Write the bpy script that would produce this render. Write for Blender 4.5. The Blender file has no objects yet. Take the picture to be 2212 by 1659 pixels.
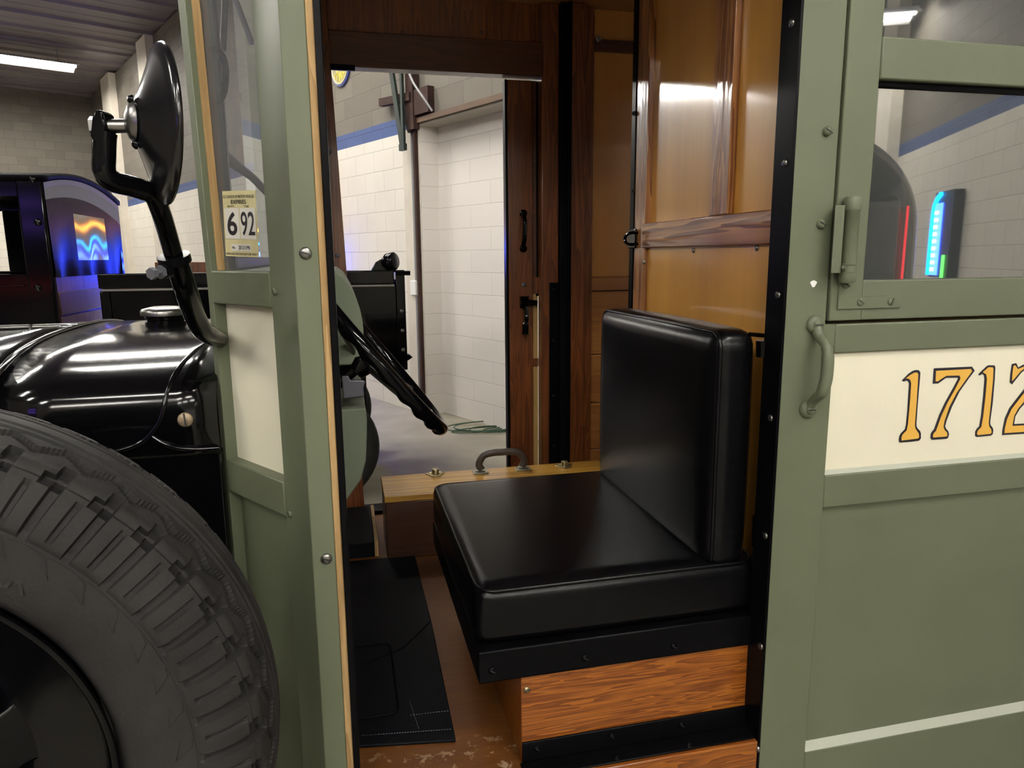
import bpy, bmesh, math, random
from mathutils import Vector, Matrix
random.seed(7)
D = bpy.data
C = bpy.context.scene.collection
PI = math.pi
sin, cos, R = math.sin, math.cos, math.radians

# ------------------------------------------------------------------ camera, world, exposure
FPX = 1540.0
CAM = Vector((0, -1.1, 1.55))
def cam_basis(yaw=13.2, pitch=-10.2, roll=-.5):
    y, p, r = R(yaw), R(pitch), R(roll)
    fw = Vector((sin(y)*cos(p), cos(y)*cos(p), sin(p)))
    rt = Vector((cos(y), -sin(y), 0)); up = rt.cross(fw)
    return rt*cos(r)+up*sin(r), -rt*sin(r)+up*cos(r), fw
RT, UP, FW = cam_basis()
cd = D.cameras.new('camera'); cam = D.objects.new('camera', cd); C.objects.link(cam)
cd.sensor_width = 36; cd.lens = FPX/2212*36; cd.clip_start = .02; cd.clip_end = 200
cam.matrix_world = Matrix(((RT.x, UP.x, -FW.x, CAM.x), (RT.y, UP.y, -FW.y, CAM.y), (RT.z, UP.z, -FW.z, CAM.z), (0, 0, 0, 1)))
sc = bpy.context.scene
sc.camera = cam
sc.view_settings.view_transform = 'Standard'
sc.view_settings.look = 'None'
sc.view_settings.gamma = 1
sc.view_settings.use_curve_mapping = False
sc.view_settings.exposure = 0.0
wd = D.worlds.new('world'); sc.world = wd; wd.use_nodes = True
wd.node_tree.nodes['Background'].inputs[0].default_value = (.010, .010, .012, 1)
wd.node_tree.nodes['Background'].inputs[1].default_value = 1
TUBE = 158.0      # brightness of the fluorescent tubes

def at(px, py, X=None, Y=None, Z=None, n=None, p0=None):
    """the point where the sight line through a photo pixel meets a given plane"""
    d = FW + RT*((px-1106)/FPX) + UP*((829.5-py)/FPX)
    if n is not None:
        return CAM + d*((Vector(p0)-CAM).dot(n)/d.dot(n))
    i, v = (0, X) if X is not None else (1, Y) if Y is not None else (2, Z)
    return CAM + d*((v-CAM[i])/d[i])

# ------------------------------------------------------------------ materials
def nodes(name):
    m = D.materials.new(name); m.use_nodes = True
    nt = m.node_tree
    return m, nt, nt.nodes, nt.links, nt.nodes['Principled BSDF']
def sset(b, **k):
    for a, v in k.items():
        b.inputs[a.replace('_', ' ')].default_value = v
def paint(name, col, rough=.4, metal=0, coat=0, coat_rough=.05, bump=0, bscale=40, var=.0, vscale=6, spec=.5, ior=None):
    m, nt, N, L, b = nodes(name)
    sset(b, Base_Color=(*col, 1), Roughness=rough, Metallic=metal)
    b.inputs['Coat Weight'].default_value = coat; b.inputs['Coat Roughness'].default_value = coat_rough
    b.inputs['Specular IOR Level'].default_value = spec
    if ior: b.inputs['IOR'].default_value = ior
    tc = N.new('ShaderNodeTexCoord')
    if var:
        n = N.new('ShaderNodeTexNoise'); n.inputs['Scale'].default_value = vscale; n.inputs['Detail'].default_value = 6
        L.new(tc.outputs['Object'], n.inputs['Vector'])
        r = N.new('ShaderNodeValToRGB')
        r.color_ramp.elements[0].position = .3; r.color_ramp.elements[1].position = .7
        r.color_ramp.elements[0].color = (*[c*(1-var) for c in col], 1)
        r.color_ramp.elements[1].color = (*[min(1, c*(1+var)) for c in col], 1)
        L.new(n.outputs['Fac'], r.inputs[0]); L.new(r.outputs[0], b.inputs['Base Color'])
    if bump:
        n = N.new('ShaderNodeTexNoise'); n.inputs['Scale'].default_value = bscale; n.inputs['Detail'].default_value = 4
        L.new(tc.outputs['Object'], n.inputs['Vector'])
        bp = N.new('ShaderNodeBump'); bp.inputs['Strength'].default_value = bump; bp.inputs['Distance'].default_value = .01
        L.new(n.outputs['Fac'], bp.inputs['Height']); L.new(bp.outputs[0], b.inputs['Normal'])
    return m
def wood(name, c1, c2, axis='Z', scale=1.0, rough=.35, coat=.6, coat_rough=.08, bump=.15, rings=26, line=.5, soft=False):
    """long-grained varnished wood; the grain runs along the given axis"""
    m, nt, N, L, b = nodes(name)
    sset(b, Roughness=rough); b.inputs['Coat Weight'].default_value = coat; b.inputs['Coat Roughness'].default_value = coat_rough
    tc = N.new('ShaderNodeTexCoord'); mp = N.new('ShaderNodeMapping')
    s = [1, 1, 1]; s['XYZ'.index(axis)] = .06
    mp.inputs['Scale'].default_value = [q*scale for q in s]
    L.new(tc.outputs['Object'], mp.inputs['Vector'])
    n1 = N.new('ShaderNodeTexNoise'); n1.inputs['Scale'].default_value = 9; n1.inputs['Detail'].default_value = 3; n1.inputs['Distortion'].default_value = .4
    L.new(mp.outputs[0], n1.inputs['Vector'])
    ml = N.new('ShaderNodeMath'); ml.operation = 'MULTIPLY'; ml.inputs[1].default_value = rings
    L.new(n1.outputs['Fac'], ml.inputs[0])
    fr = N.new('ShaderNodeMath'); fr.operation = 'FRACT'; L.new(ml.outputs[0], fr.inputs[0])
    n2 = N.new('ShaderNodeTexNoise'); n2.inputs['Scale'].default_value = 160; n2.inputs['Detail'].default_value = 2
    L.new(mp.outputs[0], n2.inputs['Vector'])
    mx = N.new('ShaderNodeMix'); mx.data_type = 'FLOAT'; mx.inputs[0].default_value = 1-line
    if soft: mx.inputs[0].default_value = .22
    L.new((n1 if soft else fr).outputs[0], mx.inputs[2]); L.new(n2.outputs['Fac'], mx.inputs[3])
    r = N.new('ShaderNodeValToRGB')
    r.color_ramp.elements[0].position = .25; r.color_ramp.elements[1].position = .85
    r.color_ramp.elements[0].color = (*c1, 1); r.color_ramp.elements[1].color = (*c2, 1)
    L.new(mx.outputs[0], r.inputs[0]); L.new(r.outputs[0], b.inputs['Base Color'])
    bp = N.new('ShaderNodeBump'); bp.inputs['Strength'].default_value = bump; bp.inputs['Distance'].default_value = .003
    L.new(mx.outputs[0], bp.inputs['Height']); L.new(bp.outputs[0], b.inputs['Normal'])
    L.new(bp.outputs[0], b.inputs['Coat Normal'])
    return m
def emit(name, col, strength):
    m, nt, N, L, b = nodes(name)
    sset(b, Base_Color=(*col, 1)); b.inputs['Emission Color'].default_value = (*col, 1); b.inputs['Emission Strength'].default_value = strength
    return m
def glass(name, tint=(1, 1, 1), refl=1.0, haze=.0):
    m, nt, N, L, b = nodes(name)
    out = N['Material Output']
    tr = N.new('ShaderNodeBsdfTransparent'); tr.inputs[0].default_value = (*tint, 1)
    gl = N.new('ShaderNodeBsdfGlossy'); gl.inputs['Roughness'].default_value = .01
    fr = N.new('ShaderNodeFresnel'); fr.inputs[0].default_value = 1.5
    mu = N.new('ShaderNodeMath'); mu.operation = 'MULTIPLY'; mu.inputs[1].default_value = refl; mu.use_clamp = True
    ge = N.new('ShaderNodeNewGeometry'); iv = N.new('ShaderNodeMath'); iv.operation = 'SUBTRACT'; iv.inputs[0].default_value = 1
    L.new(ge.outputs['Backfacing'], iv.inputs[1])
    m0 = N.new('ShaderNodeMath'); m0.operation = 'MULTIPLY'; L.new(fr.outputs[0], m0.inputs[0]); L.new(iv.outputs[0], m0.inputs[1])
    L.new(m0.outputs[0], mu.inputs[0])
    mx = N.new('ShaderNodeMixShader')
    L.new(mu.outputs[0], mx.inputs[0]); L.new(tr.outputs[0], mx.inputs[1]); L.new(gl.outputs[0], mx.inputs[2])
    last = mx
    if haze:
        df = N.new('ShaderNodeBsdfDiffuse'); df.inputs[0].default_value = (.75, .75, .78, 1)
        m2 = N.new('ShaderNodeMixShader'); m2.inputs[0].default_value = haze
        L.new(mx.outputs[0], m2.inputs[1]); L.new(df.outputs[0], m2.inputs[2]); last = m2
    L.new(last.outputs[0], out.inputs[0])
    return m

M = {}
M['green'] = paint('green_paint', (.112, .127, .079), rough=.42, bump=.03, bscale=260, var=.05, vscale=5, spec=.32)
M['green_dash'] = paint('green_dash_paint', (.135, .160, .112), rough=.5, bump=.02, bscale=200, var=.05, spec=.3)
M['cream'] = paint('cream_paint', (.78, .74, .58), rough=.38, bump=.05, bscale=90, var=.02)
M['bead'] = paint('sealant', (.42, .44, .36), rough=.5, bump=.2, bscale=120)
M['black'] = paint('black_enamel', (.0015, .0015, .002), rough=.10, spec=.17)
M['hood'] = paint('hood_enamel', (.0015, .0015, .002), rough=.11, spec=.36, bump=.004, bscale=9)
M['black_satin'] = paint('black_satin_metal', (.002, .002, .0026), rough=.30, bump=.03, bscale=300, spec=.07)
M['black_dull'] = paint('black_dull', (.002, .002, .0024), rough=.65, spec=.06)
M['vinyl'] = paint('black_vinyl', (.0016, .0016, .0022), rough=.27, spec=.19, bump=.04, bscale=420)
M['rubber'] = paint('tyre_rubber', (.018, .0168, .0168), rough=.7, var=.25, vscale=14, bump=.1, bscale=160, spec=.18)
M['mat'] = paint('rubber_mat', (.003, .0033, .0048), rough=.5, bump=.05, bscale=150, spec=.06)
M['shell'] = paint('mirror_shell_enamel', (.004, .004, .005), rough=.17, spec=.55)
M['steel'] = paint('bare_steel', (.24, .235, .225), rough=.30, metal=1)
M['chrome'] = paint('chrome', (.75, .75, .75), rough=.12, metal=1)
M['brass'] = paint('aged_brass', (.42, .37, .22), rough=.32, metal=1)
M['zinc'] = paint('zinc_screw', (.27, .26, .21), rough=.4, metal=.8)
M['bronze'] = paint('bronze_screw', (.30, .23, .15), rough=.5, metal=.7, var=.3, vscale=300)
M['grey_metal'] = paint('grey_metal', (.10, .10, .12), rough=.45, metal=.3)
M['slot'] = paint('slot_dark', (.01, .01, .01), rough=.7)
M['wood_panel'] = wood('varnished_panel', (.42, .180, .026), (.64, .32, .058), 'Z', .8, bump=.02, coat=.6, coat_rough=.10, soft=True)
M['wood_stile'] = wood('fir_stile', (.16, .050, .016), (.40, .175, .055), 'Z', 2.2, rings=9, line=.8, bump=.22, coat=.9, coat_rough=.10)
M['wood_rail'] = wood('fir_rail', (.14, .045, .017), (.40, .175, .065), 'Y', 2.0, rings=9, line=.85, bump=.3, coat=.9, coat_rough=.1)
M['wood_box'] = wood('fir_box', (.13, .031, .004), (.31, .10, .011), 'X', 4.5, rings=10, line=.7, bump=.08, coat=.25, coat_rough=.2)
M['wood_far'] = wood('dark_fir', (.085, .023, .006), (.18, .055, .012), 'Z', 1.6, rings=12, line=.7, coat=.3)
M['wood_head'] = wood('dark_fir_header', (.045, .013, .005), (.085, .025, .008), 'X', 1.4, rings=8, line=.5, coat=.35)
M['wood_ply'] = wood('side_plywood', (.38, .155, .027), (.53, .24, .045), 'Z', .8, bump=.02, coat=.3, soft=True)
M['wood_ply_x'] = wood('side_boards', (.26, .10, .024), (.36, .15, .036), 'X', .8, rings=8, line=.5, bump=.06, coat=.6)
M['wood_pale'] = wood('pale_strip', (.40, .25, .08), (.48, .31, .11), 'Z', 1.0, rings=5, line=.3, coat=.3)
M['wood_raw'] = wood('raw_edge', (.28, .165, .06), (.50, .33, .15), 'Z', 2.0, rings=9, line=.5, coat=0, rough=.7, bump=.4)
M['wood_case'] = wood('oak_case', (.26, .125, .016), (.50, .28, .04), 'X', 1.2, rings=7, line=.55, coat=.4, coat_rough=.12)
M['case_side_shaded'] = wood('case_side_shaded', (.026, .008, .003), (.05, .015, .005), 'X', 1.0, rings=6, line=.4, coat=.2)  # body colour darkened to hold the shade on the case front
M['leather'] = paint('dark_leather', (.035, .024, .020), rough=.45, bump=.1, bscale=200)
M['concrete'] = paint('concrete', (.26, .235, .185), rough=.75, var=.25, vscale=1.6, bump=.05, bscale=30)
M['pillar'] = paint('pale_pilaster', (.60, .55, .47), rough=.8, var=.06)
M['rust'] = paint('rust_steel', (.034, .017, .014), rough=.7, var=.3, vscale=9, spec=.2)
M['darkgreen'] = paint('dark_green_steel', (.018, .026, .022), rough=.5, spec=.2)
M['conduit'] = paint('conduit', (.30, .30, .31), rough=.5, metal=.2)
M['lintel_c'] = paint('lintel_concrete', (.40, .37, .31), rough=.85, var=.1)
M['lintel_w'] = paint('lintel_board', (.10, .062, .040), rough=.8, var=.15)
M['white'] = paint('white_enamel', (.8, .8, .78), rough=.4)
M['gold'] = paint('gold_paint', (.74, .42, .07), rough=.45)
M['ink'] = paint('black_ink', (.010, .008, .014), rough=.45)
M['sticker'] = paint('cream_sticker', (.62, .56, .30), rough=.55, var=.06, vscale=30)
M['sticker_box'] = paint('sticker_white', (.72, .70, .62), rough=.55)
M['sign_blue'] = paint('sign_blue', (.02, .03, .15), rough=.35)
M['sign_yellow'] = paint('sign_yellow', (.72, .62, .06), rough=.4)
M['red'] = paint('sign_red', (.5, .06, .04), rough=.5)
M['rope'] = paint('green_rope', (.04, .085, .05), rough=.8)
M['sidecurtain'] = paint('curtain_vinyl', (.005, .005, .008), rough=.30, bump=.10, bscale=9, spec=.014)
M['offwhite'] = paint('curtain_band', (.24, .24, .26), rough=.8, spec=.03)
M['celluloid'] = paint('celluloid', (.34, .32, .25), rough=.10, spec=.5, bump=.04, bscale=11)
M['glass'] = glass('clear_glass', (.93, .95, .95), 1.0, haze=.07)
M['glass_clear'] = glass('windscreen_glass', (.95, .97, .97), .8)
M['dark_glass'] = paint('dark_window_glass', (.035, .040, .040), rough=.015, ior=2.9, spec=.5)
M['mirror'] = paint('mirror_silver', (.9, .9, .9), rough=.02, metal=1)
M['tube'] = emit('fluorescent_tube', (1.0, .965, .89), TUBE)
M['neon_blue'] = emit('neon_blue', (.03, .10, 1.0), 30)
M['neon_cyan'] = emit('neon_cyan', (.0, .35, 1.0), 14)
M['neon_pink'] = emit('neon_pink', (1.0, .45, .60), 8)
M['neon_red'] = emit('neon_red', (1.0, .05, .06), 3)
M['neon_orange'] = emit('neon_orange', (1.0, .32, .03), 14)
M['neon_green'] = emit('neon_green', (.1, 1.0, .1), 9)
M['neon_violet'] = emit('neon_violet', (.30, .16, 1.0), 9)
M['neon_deep'] = emit('neon_deep_blue', (.02, .05, 1.0), 60)
M['van'] = paint('grey_van_paint', (.12, .12, .11), rough=.2, coat=.6)

def block_wall(name, bare=False):
    """concrete blocks: white paint below a blue stripe, bare grey block above it"""
    m, nt, N, L, b = nodes(name)
    tc = N.new('ShaderNodeTexCoord'); sp = N.new('ShaderNodeSeparateXYZ'); L.new(tc.outputs['Object'], sp.inputs[0])
    ad = N.new('ShaderNodeMath'); ad.operation = 'ADD'; L.new(sp.outputs[0], ad.inputs[0]); L.new(sp.outputs[1], ad.inputs[1])
    cb = N.new('ShaderNodeCombineXYZ'); L.new(ad.outputs[0], cb.inputs[0]); L.new(sp.outputs[2], cb.inputs[1])
    def bricks(c1, c2, mo):
        t = N.new('ShaderNodeTexBrick'); t.offset = .5; t.squash = 1
        t.inputs['Scale'].default_value = 1; t.inputs['Brick Width'].default_value = .4; t.inputs['Row Height'].default_value = .2
        t.inputs['Mortar Size'].default_value = .006; t.inputs['Mortar Smooth'].default_value = .3; t.inputs['Bias'].default_value = 0
        t.inputs['Color1'].default_value = (*c1, 1); t.inputs['Color2'].default_value = (*c2, 1); t.inputs['Mortar'].default_value = (*mo, 1)
        L.new(cb.outputs[0], t.inputs['Vector']); return t
    t1 = bricks((.72, .68, .60), (.70, .655, .585), (.56, .52, .46))
    t2 = bricks((.045, .075, .20), (.055, .09, .22), (.035, .05, .15))
    t3 = bricks((.155, .138, .112), (.125, .110, .090), (.105, .093, .078))
    def step(lo):
        s = N.new('ShaderNodeMath'); s.operation = 'GREATER_THAN'; s.inputs[1].default_value = lo; L.new(sp.outputs[2], s.inputs[0]); return s
    def mix(f, a, c):
        x = N.new('ShaderNodeMix'); x.data_type = 'RGBA'; L.new(f.outputs[0], x.inputs[0]); L.new(a, x.inputs[6]); L.new(c, x.inputs[7]); return x.outputs[2]
    col = mix(step(2.71), t1.outputs[0], t2.outputs[0]); col = mix(step(2.855), col, t3.outputs[0])
    if bare: col = t3.outputs[0]
    n = N.new('ShaderNodeTexNoise'); n.inputs['Scale'].default_value = 2.2; n.inputs['Detail'].default_value = 5; L.new(tc.outputs['Object'], n.inputs['Vector'])
    r = N.new('ShaderNodeValToRGB'); r.color_ramp.elements[0].color = (.88, .88, .88, 1); r.color_ramp.elements[1].color = (1.06, 1.06, 1.06, 1)
    L.new(n.outputs['Fac'], r.inputs[0])
    x = N.new('ShaderNodeMix'); x.data_type = 'RGBA'; x.blend_type = 'MULTIPLY'; x.inputs[0].default_value = 1
    L.new(col, x.inputs[6]); L.new(r.outputs[0], x.inputs[7]); L.new(x.outputs[2], b.inputs['Base Color'])
    bp = N.new('ShaderNodeBump'); bp.inputs['Strength'].default_value = .5; bp.inputs['Distance'].default_value = .006; bp.invert = True
    L.new(t1.outputs['Fac'], bp.inputs['Height']); L.new(bp.outputs[0], b.inputs['Normal'])
    sset(b, Roughness=.75)
    return m
M['block'] = block_wall('block_wall')
M['bareblock'] = block_wall('bare_block_wall', True)
def white_recess():
    m, nt, N, L, b = nodes('white_recess_blocks')
    tc = N.new('ShaderNodeTexCoord'); sp = N.new('ShaderNodeSeparateXYZ'); L.new(tc.outputs['Object'], sp.inputs[0])
    cb = N.new('ShaderNodeCombineXYZ'); L.new(sp.outputs[0], cb.inputs[0]); L.new(sp.outputs[2], cb.inputs[1])
    t = N.new('ShaderNodeTexBrick'); t.offset = .5
    t.inputs['Scale'].default_value = 1; t.inputs['Brick Width'].default_value = .6; t.inputs['Row Height'].default_value = .2
    t.inputs['Mortar Size'].default_value = .005; t.inputs['Mortar Smooth'].default_value = .4
    t.inputs['Color1'].default_value = (.72, .68, .64, 1); t.inputs['Color2'].default_value = (.70, .66, .62, 1); t.inputs['Mortar'].default_value = (.60, .56, .53, 1)
    L.new(cb.outputs[0], t.inputs['Vector']); L.new(t.outputs[0], b.inputs['Base Color']); sset(b, Roughness=.7)
    bp = N.new('ShaderNodeBump'); bp.inputs['Strength'].default_value = .4; bp.inputs['Distance'].default_value = .006; bp.invert = True
    L.new(t.outputs['Fac'], bp.inputs['Height']); L.new(bp.outputs[0], b.inputs['Normal'])
    return m
M['recess'] = white_recess()
def worn_floor():
    m, nt, N, L, b = nodes('worn_plank_floor')
    tc = N.new('ShaderNodeTexCoord'); mp = N.new('ShaderNodeMapping'); mp.inputs['Scale'].default_value = (3, 30, 3)
    L.new(tc.outputs['Object'], mp.inputs[0])
    n = N.new('ShaderNodeTexNoise'); n.inputs['Scale'].default_value = 4; n.inputs['Detail'].default_value = 5; L.new(mp.outputs[0], n.inputs['Vector'])
    r = N.new('ShaderNodeValToRGB'); r.color_ramp.elements[0].color = (.06, .020, .005, 1); r.color_ramp.elements[1].color = (.15, .056, .013, 1)
    L.new(n.outputs['Fac'], r.inputs[0])
    n2 = N.new('ShaderNodeTexNoise'); n2.inputs['Scale'].default_value = 34; n2.inputs['Detail'].default_value = 12; n2.inputs['Distortion'].default_value = .3; n2.inputs['Roughness'].default_value = .7
    L.new(tc.outputs['Object'], n2.inputs['Vector'])
    r2 = N.new('ShaderNodeValToRGB'); r2.color_ramp.elements[0].position = .56; r2.color_ramp.elements[1].position = .60
    L.new(n2.outputs['Fac'], r2.inputs[0])
    sp = N.new('ShaderNodeSeparateXYZ'); L.new(tc.outputs['Object'], sp.inputs[0])
    mr = N.new('ShaderNodeMapRange'); mr.inputs[1].default_value = .16; mr.inputs[2].default_value = .08; L.new(sp.outputs[1], mr.inputs[0])
    mu = N.new('ShaderNodeMath'); mu.operation = 'MULTIPLY'; L.new(r2.outputs[0], mu.inputs[0]); L.new(mr.outputs[0], mu.inputs[1])
    x = N.new('ShaderNodeMix'); x.data_type = 'RGBA'; L.new(mu.outputs[0], x.inputs[0]); L.new(r.outputs[0], x.inputs[6]); x.inputs[7].default_value = (.36, .24, .15, 1)
    L.new(x.outputs[2], b.inputs['Base Color']); sset(b, Roughness=.4); b.inputs['Specular IOR Level'].default_value = .2; b.inputs['Coat Weight'].default_value = .05; b.inputs['Coat Roughness'].default_value = .2
    bp = N.new('ShaderNodeBump'); bp.inputs['Strength'].default_value = .3; bp.inputs['Distance'].default_value = .003
    L.new(mu.outputs[0], bp.inputs['Height']); L.new(bp.outputs[0], b.inputs['Normal'])
    return m
M['floor'] = worn_floor()
def deck():
    m = paint('ceiling_deck', (.17, .145, .15), rough=.55, var=.1, vscale=1.5); return m
M['deck'] = deck()

# ------------------------------------------------------------------ mesh helpers
class MB:
    def __init__(s): s.v = []; s.f = []
    def add(s, vs, fs):
        o = len(s.v); s.v += [tuple(v) for v in vs]; s.f += [tuple(i+o for i in f) for f in fs]; return s
    def box(s, x0, x1, y0, y1, z0, z1):
        return s.add([(x0, y0, z0), (x1, y0, z0), (x1, y1, z0), (x0, y1, z0), (x0, y0, z1), (x1, y0, z1), (x1, y1, z1), (x0, y1, z1)],
                     [(0, 3, 2, 1), (4, 5, 6, 7), (0, 1, 5, 4), (1, 2, 6, 5), (2, 3, 7, 6), (3, 0, 4, 7)])
    def hexa(s, b, t):
        """bottom and top quads"""
        return s.add(list(b)+list(t), [(0, 3, 2, 1), (4, 5, 6, 7), (0, 1, 5, 4), (1, 2, 6, 5), (2, 3, 7, 6), (3, 0, 4, 7)])
    def prism(s, pts, off):
        """polygon of 3D points swept by the vector off"""
        n = len(pts); off = Vector(off); p = [Vector(q) for q in pts]; q = [v+off for v in p]
        return s.add(p+q, [tuple(range(n))[::-1], tuple(range(n, 2*n))]+[(i, (i+1) % n, n+(i+1) % n, n+i) for i in range(n)])
    def zprism(s, xy, z0, z1): return s.prism([(x, y, z0) for x, y in xy], (0, 0, z1-z0))
    def tube(s, path, r, n=10, closed=False, cap=True, flat=1.0, up=None):
        P = [Vector(p) for p in path]; k = len(P)
        rr = r if isinstance(r, (list, tuple)) else [r]*k
        T = []
        for i in range(k):
            a = P[(i-1) % k] if closed or i > 0 else P[i]; b = P[(i+1) % k] if closed or i < k-1 else P[i]
            T.append((b-a).normalized())
        u = Vector(up) if up else (Vector((0, 0, 1)) if abs(T[0].z) < .9 else Vector((1, 0, 0)))
        u = (u-T[0]*u.dot(T[0])).normalized()
        vs = []
        for i in range(k):
            u = (u-T[i]*u.dot(T[i])).normalized(); w = T[i].cross(u)
            for j in range(n):
                t = 2*PI*j/n
                vs.append(P[i]+(u*cos(t)+w*sin(t)*flat)*rr[i])
        fs = []
        for i in range(k if closed else k-1):
            for j in range(n):
                a = i*n+j; b = i*n+(j+1) % n; i2 = (i+1) % k
                fs.append((a, b, i2*n+(j+1) % n, i2*n+j))
        if cap and not closed:
            fs.append(tuple(range(n))[::-1]); fs.append(tuple(range((k-1)*n, k*n)))
        return s.add(vs, fs)
    def lathe(s, c, axis, prof, n=24, sx=1.0, ref=None):
        """revolve (radius, height) pairs about an axis"""
        c = Vector(c); ax = Vector(axis).normalized()
        u = Vector(ref) if ref else (Vector((0, 0, 1)) if abs(ax.z) < .9 else Vector((1, 0, 0)))
        u = (u-ax*u.dot(ax)).normalized(); w = ax.cross(u)
        vs = []; fs = []
        for r, h in prof:
            for j in range(n):
                t = 2*PI*j/n; vs.append(c+ax*h+(u*cos(t)*sx+w*sin(t))*r)
        k = len(prof)
        for i in range(k-1):
            for j in range(n):
                fs.append((i*n+j, i*n+(j+1) % n, (i+1)*n+(j+1) % n, (i+1)*n+j))
        if prof[0][0] > 1e-6: fs.append(tuple(range(n))[::-1])
        if prof[-1][0] > 1e-6: fs.append(tuple(range((k-1)*n, k*n)))
        return s.add(vs, fs)
    def grid(s, rows, close_u=False, close_v=False):
        m = len(rows); n = len(rows[0]); vs = [p for r in rows for p in r]; fs = []
        for i in range(m if close_u else m-1):
            for j in range(n if close_v else n-1):
                fs.append((i*n+j, i*n+(j+1) % n, ((i+1) % m)*n+(j+1) % n, ((i+1) % m)*n+j))
        return s.add(vs, fs)
    def mesh(s, verts, faces, mat4):
        return s.add([mat4 @ Vector(v) for v in verts], faces)
    def build(s, name, mat, parent=None, bevel=0, seg=2, smooth=35, label=None, solid=0):
        me = D.meshes.new(name); me.from_pydata(s.v, [], s.f); me.materials.append(M[mat] if isinstance(mat, str) else mat)
        bm = bmesh.new(); bm.from_mesh(me); bmesh.ops.remove_doubles(bm, verts=bm.verts, dist=1e-7)
        bmesh.ops.recalc_face_normals(bm, faces=bm.faces); bm.to_mesh(me); bm.free()
        o = D.objects.new(name, me); C.objects.link(o)
        if smooth:
            for p in me.polygons: p.use_smooth = True
            me.set_sharp_from_angle(angle=R(smooth))
        if solid:
            md = o.modifiers.new('solid', 'SOLIDIFY'); md.thickness = solid; md.offset = 0
        if bevel:
            md = o.modifiers.new('bevel', 'BEVEL'); md.width = bevel; md.segments = seg; md.limit_method = 'ANGLE'; md.angle_limit = R(40)
        if parent is not None: setp(o, parent)
        if label: o['label'] = label
        return o
WORLD = {}
def setp(o, parent):
    o.parent = parent
    o.matrix_parent_inverse = WORLD.get(parent.name, Matrix.Identity(4)).inverted()
def thing(name, loc, label, cat, group=None):
    o = D.objects.new(name, None); C.objects.link(o); o.location = loc; o.empty_display_size = .1
    WORLD[o.name] = Matrix.Translation(loc)
    tag(o, label, cat, group); return o
def group_part(name, parent, label=None):
    o = D.objects.new(name, None); C.objects.link(o); setp(o, parent); o.empty_display_size = .05
    if label: o['label'] = label
    return o
def tag(o, label, cat, group=None):
    o['label'] = label; o['category'] = cat
    if group: o['group'] = group
    return o
def structure(o): o['kind'] = 'structure'; return o
def arc(c, r, a0, a1, n, plane='XZ'):
    out = []
    for i in range(n+1):
        t = R(a0+(a1-a0)*i/n); x, y = r*cos(t), r*sin(t)
        out.append(Vector(c)+(Vector((x, 0, y)) if plane == 'XZ' else Vector((x, y, 0)) if plane == 'XY' else Vector((0, x, y))))
    return out
def spline(pts, n=8, closed=False):
    P = [Vector(p) for p in pts]; k = len(P); out = []
    for i in range(k if closed else k-1):
        g = lambda j: P[j % k] if closed else P[max(0, min(k-1, j))]
        a, b, c, d = g(i-1), g(i), g(i+1), g(i+2)
        for q in range(n):
            t = q/n
            out.append(.5*((2*b)+(c-a)*t+(2*a-5*b+4*c-d)*t*t+(3*b-a-3*c+d)*t**3))
    if not closed: out.append(P[-1])
    return out
def screw(c, n, r, mat, parent, ang=45, name='screw', label=None, dome=.45):
    """a slotted screw head"""
    n = Vector(n).normalized(); mb = MB()
    mb.lathe(c, n, [(r, -.002), (r, r*.12), (r*.85, r*dome*.7), (r*.5, r*dome*.95), (0, r*dome)], 14)
    o = mb.build(name, mat, parent, smooth=50, label=label)
    u = Vector((0, 0, 1)) if abs(n.z) < .9 else Vector((1, 0, 0)); u = (u-n*u.dot(n)).normalized(); w = n.cross(u)
    d = u*cos(R(ang))+w*sin(R(ang)); e = n.cross(d); c = Vector(c)+n*(r*dome*.93)
    sl = MB(); a, b = r*.86, r*.11
    sl.prism([c+d*a+e*b, c-d*a+e*b, c-d*a-e*b, c+d*a-e*b], n*(r*.09-.0*r))
    # the slot is a dark inlay lying across the head
    me = sl.v; 
    o2 = D.meshes.new('slot'); o2.from_pydata(sl.v, [], sl.f)
    o.data.materials.append(M['slot'])
    bm = bmesh.new(); bm.from_mesh(o.data); k = len(bm.faces); bm.from_mesh(o2); bm.faces.ensure_lookup_table()
    for f in bm.faces[k:]: f.material_index = 1
    bm.to_mesh(o.data); bm.free(); D.meshes.remove(o2)
    return o
def rounded(x0, x1, y0, y1, z0, z1, r, cuts=14, bulge=(0, 0, 0)):
    """box with rounded edges and faces that swell a little"""
    bm = bmesh.new(); bmesh.ops.create_cube(bm, size=2)
    bmesh.ops.subdivide_edges(bm, edges=bm.edges, cuts=cuts, use_grid_fill=True)
    c = Vector(((x0+x1)/2, (y0+y1)/2, (z0+z1)/2)); h = Vector(((x1-x0)/2, (y1-y0)/2, (z1-z0)/2))
    for v in bm.verts:
        q = v.co.copy()
        for i in range(3):            # pack grid lines towards the edges
            t = q[i]; q[i] = math.copysign(abs(t)**.6, t) if abs(t) > 1e-6 else 0
        p = Vector([q[i]*h[i] for i in range(3)])
        inner = Vector([max(-h[i]+r, min(h[i]-r, p[i])) for i in range(3)])
        d = p-inner
        if d.length > 1e-9: p = inner+d.normalized()*r
        w = [max(0, 1-(p[i]/h[i])**2) for i in range(3)]
        for i in range(3):
            if bulge[i]:
                j, k = (i+1) % 3, (i+2) % 3
                p[i] += math.copysign(bulge[i]*(w[j]*w[k])**.6*min(1, abs(p[i])/h[i]), p[i])
        v.co = c+p
    vs = [tuple(v.co) for v in bm.verts]; fs = [tuple(v.index for v in f.verts) for f in bm.faces]; bm.free()
    return vs, fs
_txt = {}
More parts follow.
